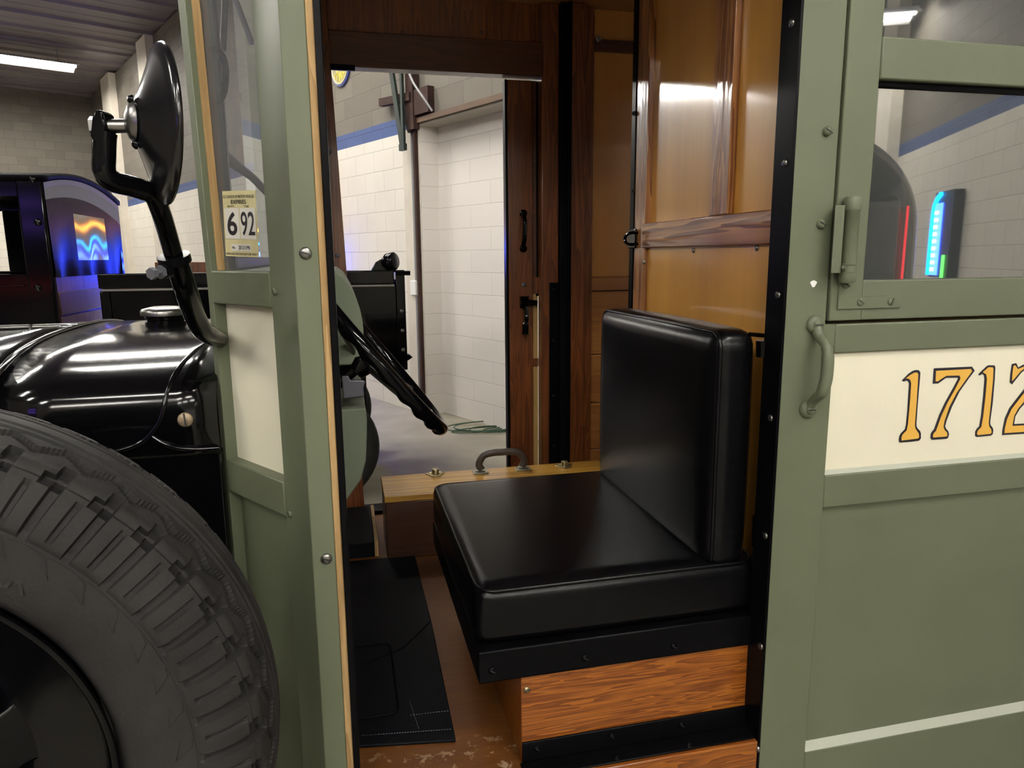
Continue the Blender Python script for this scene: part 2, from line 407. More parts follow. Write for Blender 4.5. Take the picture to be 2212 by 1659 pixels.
def text_mesh(s, size=1.0, extrude=0.0, narrow=1.0, bold=0.0, align='CENTER'):
    cu = D.curves.new('txt', 'FONT'); cu.body = s; cu.size = size; cu.extrude = extrude; cu.align_x = align; cu.align_y = 'CENTER'; cu.offset = bold
    ob = D.objects.new('txt', cu); C.objects.link(ob)
    dg = bpy.context.evaluated_depsgraph_get(); me = D.meshes.new_from_object(ob.evaluated_get(dg))
    vs = [(v.co.x*narrow, v.co.y, v.co.z) for v in me.vertices]; fs = [tuple(p.vertices) for p in me.polygons]
    D.objects.remove(ob); D.curves.remove(cu); D.meshes.remove(me)
    return vs, fs
def frame(o, x, y, z):
    return Matrix(((x[0], y[0], z[0], o[0]), (x[1], y[1], z[1], o[1]), (x[2], y[2], z[2], o[2]), (0, 0, 0, 1)))

# ================================================================== THE GARAGE
RA = R(25.7)
ORG = Vector((.902, 5.975, 0))
A_ = Vector((sin(RA), -cos(RA), 0)); B_ = Vector((-cos(RA), -sin(RA), 0))
ROOM = frame(ORG, A_, -B_, Vector((0, 0, 1)))        # local x runs along the long wall, local -y comes into the room
def rw(s, t, z=0): return ORG+A_*s+B_*t+Vector((0, 0, z))
def room_obj(mb, name, mat, **k):
    o = mb.build(name, mat, None, **k); o.matrix_world = ROOM; WORLD[o.name] = ROOM.copy(); return o
S0, S1, TW, TE, HC = -15.3, 20.0, .2, 13.0, 5.55      # ends of the room, wall face, far side, ceiling height
structure(room_obj(MB().box(S0-.3, S1+.3, -TE-.3, .4, -.15, 0), 'floor', 'concrete', smooth=0))
cm = MB()                                             # fluted metal deck: ribs run across the room
x = S0
prof = []
while x < S1:
    prof += [(x, HC), (x+.09, HC), (x+.11, HC+.05), (x+.45, HC+.05), (x+.47, HC+.035), (x+.50, HC+.05), (x+.88, HC+.05), (x+.9, HC)]; x += .9
cm.add([(p, -TE, z) for p, z in prof]+[(p, .3, z) for p, z in prof], [(i, i+1, len(prof)+i+1, len(prof)+i) for i in range(len(prof)-1)])
cm.box(S0-.3, S1+.3, -TE-.3, .4, HC+.08, HC+.2)
structure(room_obj(cm, 'ceiling', 'deck', smooth=0))
LZ = 2.765                                             # underside of the lintel over the blocked-up opening
w1 = MB()
w1.box(S0-.2, .085, -TW, .2, 0, HC); w1.box(4.0, S1+.2, -TW, .2, 0, HC)
structure(room_obj(w1, 'wall_left', 'block', smooth=0))
structure(room_obj(MB().box(.085, 4.0, -TW, .2, LZ, HC), 'wall_above_recess', 'bareblock', smooth=0))
structure(room_obj(MB().box(.085, 4.0, 0, .2, 0, LZ), 'wall_recess', 'recess', smooth=0))
structure(room_obj(MB().box(S0-.2, S0, -TE, -TW, 0, HC), 'wall_front', 'block', smooth=0))
structure(room_obj(MB().box(S1, S1+.2, -TE, -TW, 0, HC), 'wall_back', 'block', smooth=0))
structure(room_obj(MB().box(S0-.2, S1+.2, -TE-.2, -TE, 0, HC), 'wall_right', 'bareblock', smooth=0))
# lintel: concrete underside with a brown board in front
structure(room_obj(MB().box(.085, 4.0, -.215, 0, LZ-.03, LZ), 'trim_1', 'lintel_c', smooth=0))
structure(room_obj(MB().box(.03, 4.0, -.245, -.216, LZ-.012, LZ+.035), 'trim_2', 'lintel_w', smooth=0))
# reveal of the blocked-up opening and pilasters further along
structure(room_obj(MB().box(.0852, .091, -.2, 0, 0, LZ-.031), 'trim_9', 'recess', smooth=0))
structure(room_obj(MB().box(-.20, .085, -.212, -.198, 0, LZ-.036), 'trim_3', 'pillar', smooth=0))
k = 4
for s0, s1 in ((-13.2, -12.3), (-9.6, -8.9), (9.2, 9.8), (14.0, 14.6)):
    structure(room_obj(MB().box(s0, s1, -.34, -TW, 0, HC), 'trim_%d' % k, 'pillar', smooth=0)); k += 1

# steel post with door track hardware at the corner of the opening
sp = thing('steel_post', rw(-.07, .25), 'rusty brown steel post against the wall left of the blocked-up opening', 'post')
room_p = lambda mb, n, m, p, **k: mb.mesh([], [], Matrix.Identity(4)).build(n, m, p, **k)
def rmb(mb):
    mb.v = [tuple(ROOM @ Vector(v)) for v in mb.v]; return mb
rmb(MB().box(.050, .080, -.25, -.213, 0, 2.70)).build('post_shaft', 'rust', sp, smooth=0)
rmb(MB().box(.0, .12, -.28, -.213, 2.70, HC-.1)).build('upper_channel', 'rust', sp, smooth=0)
rmb(MB().prism([(-.47, -.30, 2.985), (-.47, -.30, 3.055), (.09, -.30, 3.02), (.09, -.30, 2.95)], (0, .06, 0))).build('cross_bar', 'rust', sp, smooth=0)
rmb(MB().prism([(-.15, -.27, 3.0), (.05, -.27, 3.0), (.05, -.27, 2.68), (.0, -.27, 2.68)], (0, .03, 0))).build('gusset', 'rust', sp, smooth=0)
g = MB()
g.prism([(-.28, -.33, 3.6), (-.22, -.33, 3.6), (.02, -.33, 2.55), (-.05, -.33, 2.55)], (0, .025, 0))
g.prism([(-.02, -.33, 2.55), (.02, -.33, 2.55), (.02, -.33, 3.6), (-.01, -.33, 3.6)], (0, .025, 0))
tb = thing('door_track', rw(-.2, .32, 2.45), 'dark green steel door track hanging down beside the rusty post', 'track')
rmb(g).build('track_bar', 'darkgreen', tb, smooth=0)
rmb(MB().box(-.06, .03, -.335, -.30, 2.52, 2.58)).build('track_foot', 'darkgreen', tb, smooth=0)
rmb(MB().box(.125, .36, -.27, -.203, LZ+.05, LZ+.27)).build('junction_box', 'rust', sp, smooth=0)
cab = MB().tube(spline([ROOM @ Vector(p) for p in ((.13, -.34, 3.20), (.2, -.36, 3.16), (.28, -.36, 3.05), (.38, -.33, 2.92), (.44, -.28, LZ+.04))], 6), .010, 6)
tag(cab.build('cable', 'conduit'), 'thin grey cable hanging above the lintel by the rusty post', 'cable')
cp = thing('conduit_pipe', rw(-.2, .22), 'thin grey vertical conduit on the white block wall', 'pipe')
cpm = MB(); cpm.tube([ROOM @ Vector((-.02, -.218, .02)), ROOM @ Vector((-.02, -.218, 3.4))], .012, 8); cpm.build('pipe', 'conduit', cp)
rmb(MB().box(-.10, -.0, -.24, -.203, 1.18, 1.32)).build('outlet_box', 'white', cp, bevel=.006)
# round sign on the upper wall
sg = thing('round_sign', rw(-1.42, .21, 3.55), 'round blue sign with yellow lettering high on the grey block wall', 'sign')
c0 = rw(-1.42, .2, 3.56)
MB().lathe(c0, B_, [(.215, 0), (.215, .02), (.20, .024), (0, .024)], 40).build('sign_board', 'sign_blue', sg)
rg = MB(); rr = [(.190, .025), (.190, .029), (.178, .029), (.178, .025)]
rg.lathe(c0, B_, rr+[rr[0]], 40); rg.build('ring', 'sticker', sg)
tx = MB()
for i, ch in enumerate('ZYMOL'):
    aa = R(-90+(i-2)*24); rad = .125
    vs, fs = text_mesh(ch, .115, .003, .5, 0)
    ux, uy = A_, Vector((0, 0, 1)); p = c0+B_*.028+ux*(rad*cos(aa))+uy*(rad*sin(aa))
    rot = R((i-2)*20)
    X = ux*cos(rot)+uy*sin(rot); Y = -ux*sin(rot)+uy*cos(rot)
    tx.mesh(vs, fs, frame(p, X, Y, B_))
tx.build('lettering', 'sign_yellow', sg, smooth=0)
rs = thing('wall_sign', rw(-12.75, .36, 3.6), 'small white sign with red lettering on the far pilaster, behind the round mirror bracket', 'sign')
rmb(MB().box(-13.1, -12.4, -.38, -.345, 3.35, 4.0)).build('sign_board', 'white', rs, smooth=0)
t2 = MB()
for j, z in enumerate((3.83, 3.62, 3.46)):
    t2.box(-13.0, -12.5, -.39, -.381, z-.05, z+.05)
rmb(t2).build('red_lines', 'red', rs, smooth=0)
# coil of green cord on the concrete
rp = []
c = at(1062, 928, Z=0)
for i in range(120):
    t = i*.27; r1 = .17+.07*sin(t*.37+1)
    rp.append(c+Vector((r1*cos(t)*1.7+.09*sin(t*.21), r1*sin(t)*.7+.09*cos(t*.3), .006+.010*(1+sin(t*.73)))))
tag(MB().tube(rp, .0055, 5).build('cord_coil', 'rope'), 'loose coil of green cord on the concrete floor by the wall', 'cord')
# fluorescent fixtures under the deck
fx = [(-10.9, 1.15, 4.6, 5.2, 'fluorescent ceiling light at top left beyond the round mirror, nearest the end wall')]
for s_, t_ in ((-10.9, 10), (-4.9, 6.2), (.8, 2.6), (-1.5, 2.2), (2.5, 8.5), (5, 10.5), (8.6, 3), (8.6, 7), (8.6, 11), (13, 5), (13, 9), (13, 12), (17.5, 4), (17.5, 8), (17.5, 11.5)):  # unseen fixtures added to light the truck, cab and walls
    fx.append((s_, t_-1.2, t_+1.2, 5.2, None))
fx.append((13.3, .35, 1.65, 4.1, None)); fx.append((15.2, .45, 1.2, 3.75, None))
for s, t0, t1, z, lab in fx:
    o = thing('ceiling_light', rw(s, (t0+t1)/2, z), lab or 'twin tube fluorescent light added under the metal deck, outside the picture', 'light', 'fluorescent lights under the metal deck')
    w = 1.6 if lab else 1.0
    rmb(MB().prism([(s-.24*w, -t1, z+.02), (s-.08, -t1, z+.12), (s+.08, -t1, z+.12), (s+.24*w, -t1, z+.02), (s+.22*w, -t1, z+.02), (s+.08, -t1, z+.10), (s-.08, -t1, z+.10), (s-.22*w, -t1, z+.02)], (0, t1-t0, 0))).build('reflector', 'white', o, smooth=0)
    for dx in (-.1*w, .1*w):
        MB().tube([ROOM @ Vector((s+dx, -t1+.03, z+.05)), ROOM @ Vector((s+dx, -t0-.03, z+.05))], .024*w, 8).build('tube', 'tube', o)
    for tt in (t0+.3, t1-.3):
        MB().tube([ROOM @ Vector((s, -tt, z+.12)), ROOM @ Vector((s, -tt, HC))], .008, 6).build('hanger', 'conduit', o)

# ================================================================== THE MAIL TRUCK
FZ = .62                                              # cab floor
truck = thing('mail_truck', (.9, .75, 0), 'sage green wooden-bodied antique mail truck with black hood, cab open at the side', 'truck')
def bx(name, mat, x0, x1, y0, y1, z0, z1, parent=truck, bevel=.0015, label=None, **k):
    return MB().box(x0, x1, y0, y1, z0, z1).build(name, mat, parent, bevel=bevel, label=label, smooth=0 if not bevel else 35, **k)

# ---- front corner: door pillar, then an angled panel that runs in to the windscreen
AN = R(56)
pn = Vector((-sin(AN), -cos(AN), 0)); pd = Vector((-cos(AN), sin(AN), 0))
PB = Vector((-.0935, .0815, 0))                       # where the chamfer ends and the angled panel starts
def pp(s, e, z): return PB+pd*s-pn*e+Vector((0, 0, z))
def pbox(s0, s1, e0, e1, z0, z1):
    return MB().hexa([pp(s0, e0, z0), pp(s1, e0, z0), pp(s1, e1, z0), pp(s0, e1, z0)], [pp(s0, e0, z1), pp(s1, e0, z1), pp(s1, e1, z1), pp(s0, e1, z1)])
ZB, ZT = .44, 2.36
door_pillar = MB().zprism([(-.032, 0), (-.067, 0), tuple(PB.xy), tuple(pp(.033, 0, 0).xy), tuple(pp(.033, .05, 0).xy), (-.032, .13)], ZB, ZT).build('door_pillar', 'green', truck, bevel=.0015)
bx('raw_wood_edge', 'wood_raw', -.0319, -.021, .003, .06, ZB, ZT, door_pillar, bevel=.001, label='tan raw wood edge of the door pillar')
bx('door_channel', 'black_satin', -.0209, -.0105, -.003, .045, ZB, ZT, door_pillar, bevel=.0015, label='black steel door channel on the front pillar')
for p in ((660, 547), (705, 1207)):
    screw(at(*p, Y=-.0005), (0, -1, 0), .0092, 'steel', door_pillar, 70)
for p in ((594, 630), (627, 1110)):
    screw(at(*p, n=pn, p0=PB)+pn*.001, pn, .0058, 'green', door_pillar, 30)
fpm = MB(); SI, SO, SI2, SO2 = .2395, .2590, .2560, .2830      # the post leans outwards above the waist
fpm.hexa([pp(SI, 0, ZB), pp(SO, 0, ZB), pp(SO, .05, ZB), pp(SI, .05, ZB)], [pp(SI, 0, 1.5), pp(SO, 0, 1.5), pp(SO, .05, 1.5), pp(SI, .05, 1.5)])
fpm.hexa([pp(SI, 0, 1.5), pp(SO, 0, 1.5), pp(SO, .05, 1.5), pp(SI, .05, 1.5)], [pp(SI2, 0, 2.0), pp(SO2, 0, 2.0), pp(SO2, .05, 2.0), pp(SI2, .05, 2.0)])
fpm.hexa([pp(SI2, 0, 2.0), pp(SO2, 0, 2.0), pp(SO2, .05, 2.0), pp(SI2, .05, 2.0)], [pp(SI2, 0, ZT), pp(SO2, 0, ZT), pp(SO2, .05, ZT), pp(SI2, .05, ZT)])
fp = fpm.build('corner_post', 'green', truck, bevel=.0012)
lin = MB(); e0, e1 = .0115, .0243
lin.hexa([pp(SI-.004, e0, 1.529), pp(SI, e0, 1.529), pp(SI, e1, 1.529), pp(SI-.004, e1, 1.529)], [pp(SI2-.004, e0, 2.0), pp(SI2, e0, 2.0), pp(SI2, e1, 2.0), pp(SI2-.004, e1, 2.0)])
lin.hexa([pp(SI2-.004, e0, 2.0), pp(SI2, e0, 2.0), pp(SI2, e1, 2.0), pp(SI2-.004, e1, 2.0)], [pp(SI2-.004, e0, ZT), pp(SI2, e0, ZT), pp(SI2, e1, ZT), pp(SI2-.004, e1, ZT)])
lin.build('wood_liner', 'wood_raw', fp, smooth=0, label='bare wood liner strip inside the corner post')
for z in (1.93, 1.74, 1.46):
    screw(pp(.2585 if z < 1.5 else .272 if z < 1.8 else .2815, .012, z), pd, .005, 'black_satin', fp, 20)
pbox(.033, .2400, -.0012, .05, 1.470, 1.5285).build('corner_rail', 'green', truck, bevel=.003, label='green cross rail below the corner window')
pbox(.033, .2400, -.0012, .05, 1.117, 1.179).build('corner_rail', 'green', truck, bevel=.003, label='green cross rail below the cream corner panel')
pbox(.033, .2400, -.0012, .05, 2.28, ZT).build('corner_rail', 'green', truck, bevel=.003)
wc = pbox(.033, .2394, .022, .030, 1.179, 1.470).build('cream_corner_panel', 'cream', truck, smooth=0, label='narrow cream painted panel in the angled front corner')
pbox(.033, .2394, .022, .030, ZB, 1.117).build('lower_corner_panel', 'green', truck, smooth=0)
cg = pbox(.0331, .2555, .0245, .0265, 1.5285, 2.28).build('corner_window', 'glass', truck, smooth=0)
# licence sticker inside the glass
st = group_part('inspection_sticker', truck, 'cream paper sticker with big black 6 and 92 on the corner glass')
E_ = .0235
def sp_(px, py): return at(px, py, n=pn, p0=pp(0, E_, 0))
q = [sp_(480, 413), sp_(551, 411), sp_(559.5, 556), sp_(488, 553)]
MB().prism(q, -pn*.0006).build('sticker_paper', 'sticker', st, smooth=0)
sx = (q[1]-q[0]); sw = sx.length; sx.normalize(); sy = (q[0]-q[3]); sh = sy.length; sy = (sy-sx*sy.dot(sx)).normalized()
def sp2(u, v, e): return q[3]+(q[2]-q[3])*u+((q[0]+(q[1]-q[0])*u)-(q[3]+(q[2]-q[3])*u))*v+pn*e
wb = MB()
for u0, u1, v0, v1 in ((.05, .49, .27, .74), (.52, .97, .27, .74), (.20, .80, .085, .19)):
    wb.prism([sp2(u0, v0, .0003), sp2(u1, v0, .0003), sp2(u1, v1, .0003), sp2(u0, v1, .0003)], pn*.0003)
wb.build('white_boxes', 'sticker_box', st, smooth=0)
tx = MB()
def stext(s, u, v, h, wid, bold=0):
    vs, fs = text_mesh(s, 1, 0, 1, bold)
    x0 = min(a[0] for a in vs); x1 = max(a[0] for a in vs); y0 = min(a[1] for a in vs); y1 = max(a[1] for a in vs)
    tx.add([sp2(u+((a-x0)/(x1-x0)-.5)*wid, v+((b-y0)/(y1-y0)-.5)*h, .0010) for a, b, c in vs], fs)
stext('N.C. DIVISION OF MOTOR VEHICLES', .5, .915, .042, .93, .012)
stext('EXPIRES', .5, .835, .062, .46, .01)
stext('MONTH', .26, .768, .03, .20, .01); stext('YEAR', .73, .768, .03, .16, .01)
stext('6', .27, .505, .36, .30, .02); stext('92', .745, .505, .36, .40, .008)
stext('No.', .28, .14, .045, .10, .015); stext('20121390', .60, .14, .06, .34, .01)
stext('APPROVED FOR DAYLIGHT USE ONLY', .5, .042, .034, .93, .012)
tx.build('print', 'ink', st, smooth=0)

# ---- windscreen, seen through the corner window
wf = group_part('windscreen', truck)
WX = -.200
bx('frame', 'black_satin', WX-.012, WX+.012, .30, .322, 1.53, ZT, wf)
bx('frame', 'black_satin', WX-.012, WX+.012, .323, 1.19, 1.53, 1.552, wf)
bx('pane', 'glass_clear', WX-.002, WX+.002, .323, 1.18, 1.552, 2.3, wf, bevel=0)
bx('frame', 'black_satin', WX-.012, WX+.012, 1.182, 1.205, 1.53, ZT, wf)
hp = [at(x, y, Y=.30) for x, y in ((452, 107), (468, 108), (481, 122), (487, 145), (487, 180), (482, 205), (472, 217), (460, 219))]
MB().tube(spline(hp, 5), .0055, 8).build('grab_loop', 'black', wf)
MB().tube([at(487, -10, Y=.45), at(481, 110, Y=.45)], .006, 8).build('stay_rod', 'black_satin', wf)
MB().tube([at(470, 325, Y=.36), at(500, 350, Y=.42), at(545, 383, Y=.5), at(590, 430, Y=.6)], [.011, .010, .008, .008], 8).build('stay_arm', 'grey_metal', wf)
MB().tube([at(472, 320, Y=.355), at(474, 415, Y=.355)], .011, 8).build('stay_bracket', 'grey_metal', wf)
MB().tube([at(505, -10, Y=.6), at(545, 95, Y=.6)], .006, 8).build('stay_rod', 'grey_metal', wf)
screw(at(473, 292, Y=.34), (.6, -.8, 0), .007, 'grey_metal', wf, 20)

# ---- far front corner, same as the near one
Yw = 1.5
mir = lambda p: (p[0], Yw-p[1])
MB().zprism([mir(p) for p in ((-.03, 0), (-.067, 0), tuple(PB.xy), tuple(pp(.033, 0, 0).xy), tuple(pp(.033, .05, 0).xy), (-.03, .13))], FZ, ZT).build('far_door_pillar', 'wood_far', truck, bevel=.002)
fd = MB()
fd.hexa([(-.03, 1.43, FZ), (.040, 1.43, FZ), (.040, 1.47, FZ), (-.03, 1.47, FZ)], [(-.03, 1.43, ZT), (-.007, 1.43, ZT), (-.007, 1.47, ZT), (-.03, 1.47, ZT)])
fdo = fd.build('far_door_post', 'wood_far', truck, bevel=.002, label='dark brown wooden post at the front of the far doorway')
for p in ((697, 104), (711, 328), (729, 552)):
    screw(at(p[0], p[1], Y=1.429), (0, -1, 0), .008, 'grey_metal', fdo, 30)
fpp = MB()
for s0, s1, e0, e1, z0, z1 in ((.033, .259, 0, .03, ZB, 1.5285),):
    a = [mir((pp(s, e, 0).x, pp(s, e, 0).y)) for s, e in ((s0, e0), (s1, e0), (s1, e1), (s0, e1))]
    fpp.zprism(a, z0, z1)
fpp.build('far_corner_panel', 'green', truck, bevel=.002)
a = [mir((pp(s, e, 0).x, pp(s, e, 0).y)) for s, e in ((.235, 0), (.259, 0), (.259, .05), (.235, .05))]
MB().zprism(a, ZB, ZT).build('far_corner_post', 'green', truck, bevel=.002)

# ---- header, roof, far side of the cab
bx('roof', 'black_dull', -.36, 3.3, -.03, 1.53, 2.42, 2.46, truck)
bx('roof_lining', 'wood_ply_x', -.25, 3.2, .02, 1.48, 2.405, 2.419, truck, bevel=0)
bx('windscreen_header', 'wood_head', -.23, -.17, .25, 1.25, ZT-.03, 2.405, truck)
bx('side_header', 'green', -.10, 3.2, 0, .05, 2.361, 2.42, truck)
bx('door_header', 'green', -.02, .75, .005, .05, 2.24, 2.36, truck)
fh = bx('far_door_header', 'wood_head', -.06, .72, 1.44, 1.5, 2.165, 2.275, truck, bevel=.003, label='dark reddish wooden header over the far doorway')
bx('far_upper_panel', 'wood_far', -.06, .80, 1.46, 1.5, 2.276, 2.404, truck, bevel=0)
for px in (868, 1040):
    screw(at(px, 70, Y=1.439), (0, -1, 0), .006, 'wood_head', fh, 40)
bx('header_block', 'black_satin', -.004, .075, 1.425, 1.439, 2.150, 2.168, fh)
# far sliding door pushed back into the body
fdr = group_part('far_sliding_door', truck)
bx('door_stile', 'wood_far', .598, .690, 1.485, 1.520, FZ+.03, 2.16, fdr, bevel=.003)
bx('edge_strip', 'black_satin', .589, .5975, 1.484, 1.522, FZ+.03, 2.16, fdr)
bx('door_panel', 'wood_pale', .691, .712, 1.5, 1.512, FZ+.03, 1.41, fdr, bevel=0)
bx('door_rail', 'wood_far', .691, .712, 1.492, 1.516, 1.41, 1.47, fdr, bevel=.001)
bx('door_rail', 'wood_far', .691, .712, 1.492, 1.499, 1.135, 1.165, fdr, bevel=.001)
bx('window_stile', 'wood_head', .691, .705, 1.49, 1.516, 1.47, 2.16, fdr, bevel=.001)
bx('window_gap', 'black_dull', .7051, .716, 1.495, 1.516, 1.40, 2.16, fdr, bevel=.001)
hh = [at(1131, 462, Y=1.48), at(1131, 464, Y=1.455), at(1134, 480, Y=1.44), at(1133, 517, Y=1.44), at(1130, 533, Y=1.455), at(1129, 536, Y=1.48)]
hm = MB().tube(spline(hh, 4), .008, 8)
for y in (461, 537): hm.lathe(at(1130, y, Y=1.484), (0, -1, 0), [(.014, 0), (.014, .006), (.008, .012), (0, .012)], 12)
hm.build('pull_handle', 'black', fdr)
lk = MB()
lk.tube([at(1133, 640, Y=1.47), at(1133, 665, Y=1.47)], .017, 10); lk.tube([at(1125, 652, Y=1.465), at(1160, 655, Y=1.465)], .011, 8)
lk.tube(spline([at(1137, 663, Y=1.45), at(1138, 685, Y=1.44), at(1136, 700, Y=1.44), at(1135, 722, Y=1.44)], 4), [.008]*4+[.009]*4+[.012]*4+[.013], 8)
lk.build('latch', 'black', fdr)
screw(at(1132, 615, Y=1.484), (0, -1, 0), .009, 'grey_metal', fdr, 30)
# posts and channels behind the far doorway
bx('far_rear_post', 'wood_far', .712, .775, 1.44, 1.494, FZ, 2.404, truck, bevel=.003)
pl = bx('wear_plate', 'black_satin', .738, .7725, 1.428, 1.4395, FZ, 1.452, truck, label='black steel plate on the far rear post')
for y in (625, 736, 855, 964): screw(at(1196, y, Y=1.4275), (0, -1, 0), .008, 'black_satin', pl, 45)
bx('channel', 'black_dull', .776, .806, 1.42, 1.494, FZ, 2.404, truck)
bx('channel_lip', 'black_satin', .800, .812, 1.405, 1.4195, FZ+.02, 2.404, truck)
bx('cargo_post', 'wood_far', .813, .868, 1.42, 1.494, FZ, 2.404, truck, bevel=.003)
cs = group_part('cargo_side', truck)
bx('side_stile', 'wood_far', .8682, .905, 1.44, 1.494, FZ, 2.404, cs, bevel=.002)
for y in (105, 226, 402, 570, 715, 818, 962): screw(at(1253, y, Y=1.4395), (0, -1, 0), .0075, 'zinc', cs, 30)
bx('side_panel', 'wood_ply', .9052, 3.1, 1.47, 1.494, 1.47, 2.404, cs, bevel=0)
bx('side_rail', 'wood_head', .9052, 3.1, 1.452, 1.469, 2.262, 2.302, cs, bevel=.002)
screw(at(1292, 84, Y=1.4515), (0, -1, 0), .011, 'zinc', cs, 30)
z = FZ
bx('side_rail', 'wood_ply_x', .9052, 3.1, 1.455, 1.494, 1.418, 1.469, cs, bevel=.002)
for z0, z1 in ((1.175, 1.415), (.985, 1.172), (.80, .982), (.62, .797)):
    bx('side_board', 'wood_ply_x', .9052, 3.1, 1.472, 1.494, z0, z1, cs, bevel=.002)
bx('cargo_floor', 'wood_far', .87, 3.2, .03, 1.47, FZ-.03, FZ+.02, truck)
bx('tailgate', 'green', 3.15, 3.2, .03, 1.494, FZ, 1.25, truck, bevel=0)  # unseen; kept half height so light enters the cargo area
bx('far_outer_side', 'green', .775, 3.2, 1.495, 1.512, .45, 2.42, truck, bevel=0)

# ---- bulkhead behind the seat (near half)
BX = .80
def by(px, py=500): return at(px, py, X=BX).y
bh = group_part('bulkhead', truck)
y_l, y_a, y_b, y_c, y_d = .815, .792, .69, .30, .235
bx('edge_iron', 'black_satin', BX-.004, BX+.03, .799, .826, FZ, 2.404, bh, label='black steel angle on the edge of the bulkhead')
bx('stile', 'wood_stile', BX-.001, BX+.028, .725, .7985, FZ, 2.404, bh, bevel=.002)
bx('panel', 'wood_panel', BX+.016, BX+.026, .05, .7245, 1.633, 2.404, bh, bevel=0)
bx('panel', 'wood_panel', BX+.008, BX+.026, .05, .7245, FZ, 1.567, bh, bevel=0)
yc0 = at(1578, 300, X=BX).y; yc1 = at(1538, 300, X=BX).y
bx('stile', 'wood_stile', BX-.001, BX+.0155, yc0, yc1, 1.633, 2.404, bh, bevel=.002)
bx('rail', 'wood_rail', BX-.003, BX+.028, .05, .742, 1.567, 1.6325, bh, bevel=.003, label='fir cross rail with heavy wavy grain')
for p in ((1498, 541), (1635, 536)): screw(at(*p, X=BX+.0075), (-1, 0, 0), .006, 'zinc', bh, 20)
screw(at(1391, 566, X=BX-.002), (-1, 0, 0), .006, 'zinc', bh, 20)
for y in (245, 412, 572): screw(at(1370, y, Y=.80), (-.5, -1, 0), .006, 'black_satin', bh, 20)
hs = MB(); c = at(1372, 515, X=BX-.012)
hs.box(BX-.010, BX-.0045, .770, .825, c.z-.026, c.z+.026)
hasp = hs.build('hasp_plate', 'black', bh, bevel=.002)
MB().tube(spline([at(1378, 503, X=BX-.01), at(1362, 503, X=BX-.03), at(1351, 511, X=BX-.035), at(1351, 522, X=BX-.035), at(1362, 528, X=BX-.03), at(1378, 527, X=BX-.01)], 5), .0045, 8).build('staple', 'black', hasp)

# ---- cab floor, toe boards, inner front wall
MB().zprism([(.79, .03), (-.03, .03), (-.06, .10), (-.18, .31), (-.18, 1.19), (-.06, 1.40), (-.03, 1.47), (.79, 1.47)], FZ-.04, FZ).build('cab_floor', 'floor', truck, smooth=0)
bx('far_sill', 'black_satin', -.02, .76, 1.44, 1.52, FZ, FZ+.014, truck)
tb_ = bx('toe_board', 'mat', -.03, .058, 1.06, 1.40, FZ, FZ+.05, truck, bevel=.003)
bx('board_edge', 'wood_raw', .0585, .070, 1.06, 1.40, FZ, FZ+.052, truck)
bx('firewall', 'black_dull', -.2, -.185, .30, 1.2, .5, 1.53, truck)
bx('front_sill', 'green', -.03, .0, .04, .1, .5, FZ-.041, truck)
bx('door_sill', 'wood_box', .0, .7415, -.003, .0295, FZ-.16, FZ-.0005, truck, bevel=.003)
# strips at the foot of the seat box
s1 = bx('kick_strip', 'black_satin', .282, .79, .044, .049, FZ, .663, truck, label='black steel strip at the foot of the seat box')
s2 = bx('tread_strip', 'black_satin', .277, .745, .004, .0435, FZ, FZ+.004, truck, label='black steel tread strip on the floor edge')
for px, py in ((1160, 1617), (1322, 1590), (1473, 1566), (1619, 1543)): screw(at(px, py, Y=.0435), (0, -1, 0), .0062, 'black_satin', s1, 45)
for px, py in ((1332, 1639), (1488, 1611)): screw(at(px, py, Z=FZ+.0045), (0, 0, 1), .0062, 'black_satin', s2, 45)

# ---- seat
seat = group_part('driver_seat', truck, 'black vinyl driver seat on a varnished fir box')
bxo = bx('seat_box', 'wood_box', .282, .79, .05, .68, FZ, .80, seat, bevel=.002, label='varnished fir box under the seat')
screw(at(1138, 1490, Y=.0495), (0, -1, 0), .0065, 'brass', bxo, 100)
ap = bx('seat_frame', 'black_satin', .203, .79, .044, .70, .795, .857, seat, bevel=.003)
for px, py in ((1063, 1449), (1264, 1421), (1456, 1396)): screw(at(px, py, Y=.0435), (0, -1, 0), .0070, 'black_satin', ap, 50)
vs, fs = rounded(.203, .762, .056, .685, .858, .968, .024, 18, (.006, .005, .010))
cu = MB().add(vs, fs).build('cushion', 'vinyl', seat, smooth=80)
def loop(x0, x1, y0, y1, z, r, n=6):
    o = []
    for cx, cy, a in ((x1-r, y1-r, 0), (x0+r, y1-r, 90), (x0+r, y0+r, 180), (x1-r, y0+r, 270)):
        for i in range(n+1):
            t = R(a+90*i/n); o.append((cx+r*cos(t), cy+r*sin(t), z))
    return o
MB().tube(loop(.2075, .757, .0600, .681, .962, .035), .0042, 8, True).build('piping', 'vinyl', cu, smooth=80)
vs, fs = rounded(.650, .737, .058, .665, .952, 1.413, .030, 20, (.012, .004, .005))
bk = MB().add(vs, fs).build('backrest', 'vinyl', seat, smooth=80)
ym, zm = .0615, 1.406
pl_ = [(.661, p[0], p[1]) for p in [(q[0], q[1]) for q in loop(.0615, .6615, .956, 1.4085, 0, .03)]]
MB().tube(pl_, .0042, 8, True).build('piping', 'vinyl', bk, smooth=80)
# catches on the jamb behind the backrest
ct = MB(); ct.tube([at(1618, 722, Y=.07), at(1668, 726, Y=.07)], .004, 6); ct.tube([at(1650, 735, Y=.06), at(1650, 770, Y=.06)], .014, 10)
ct.build('seat_catch', 'black', truck)
ct = MB(); ct.tube([at(1640, 1115, Y=.055), at(1638, 1180, Y=.055)], .012, 10); ct.build('seat_catch', 'black', truck)

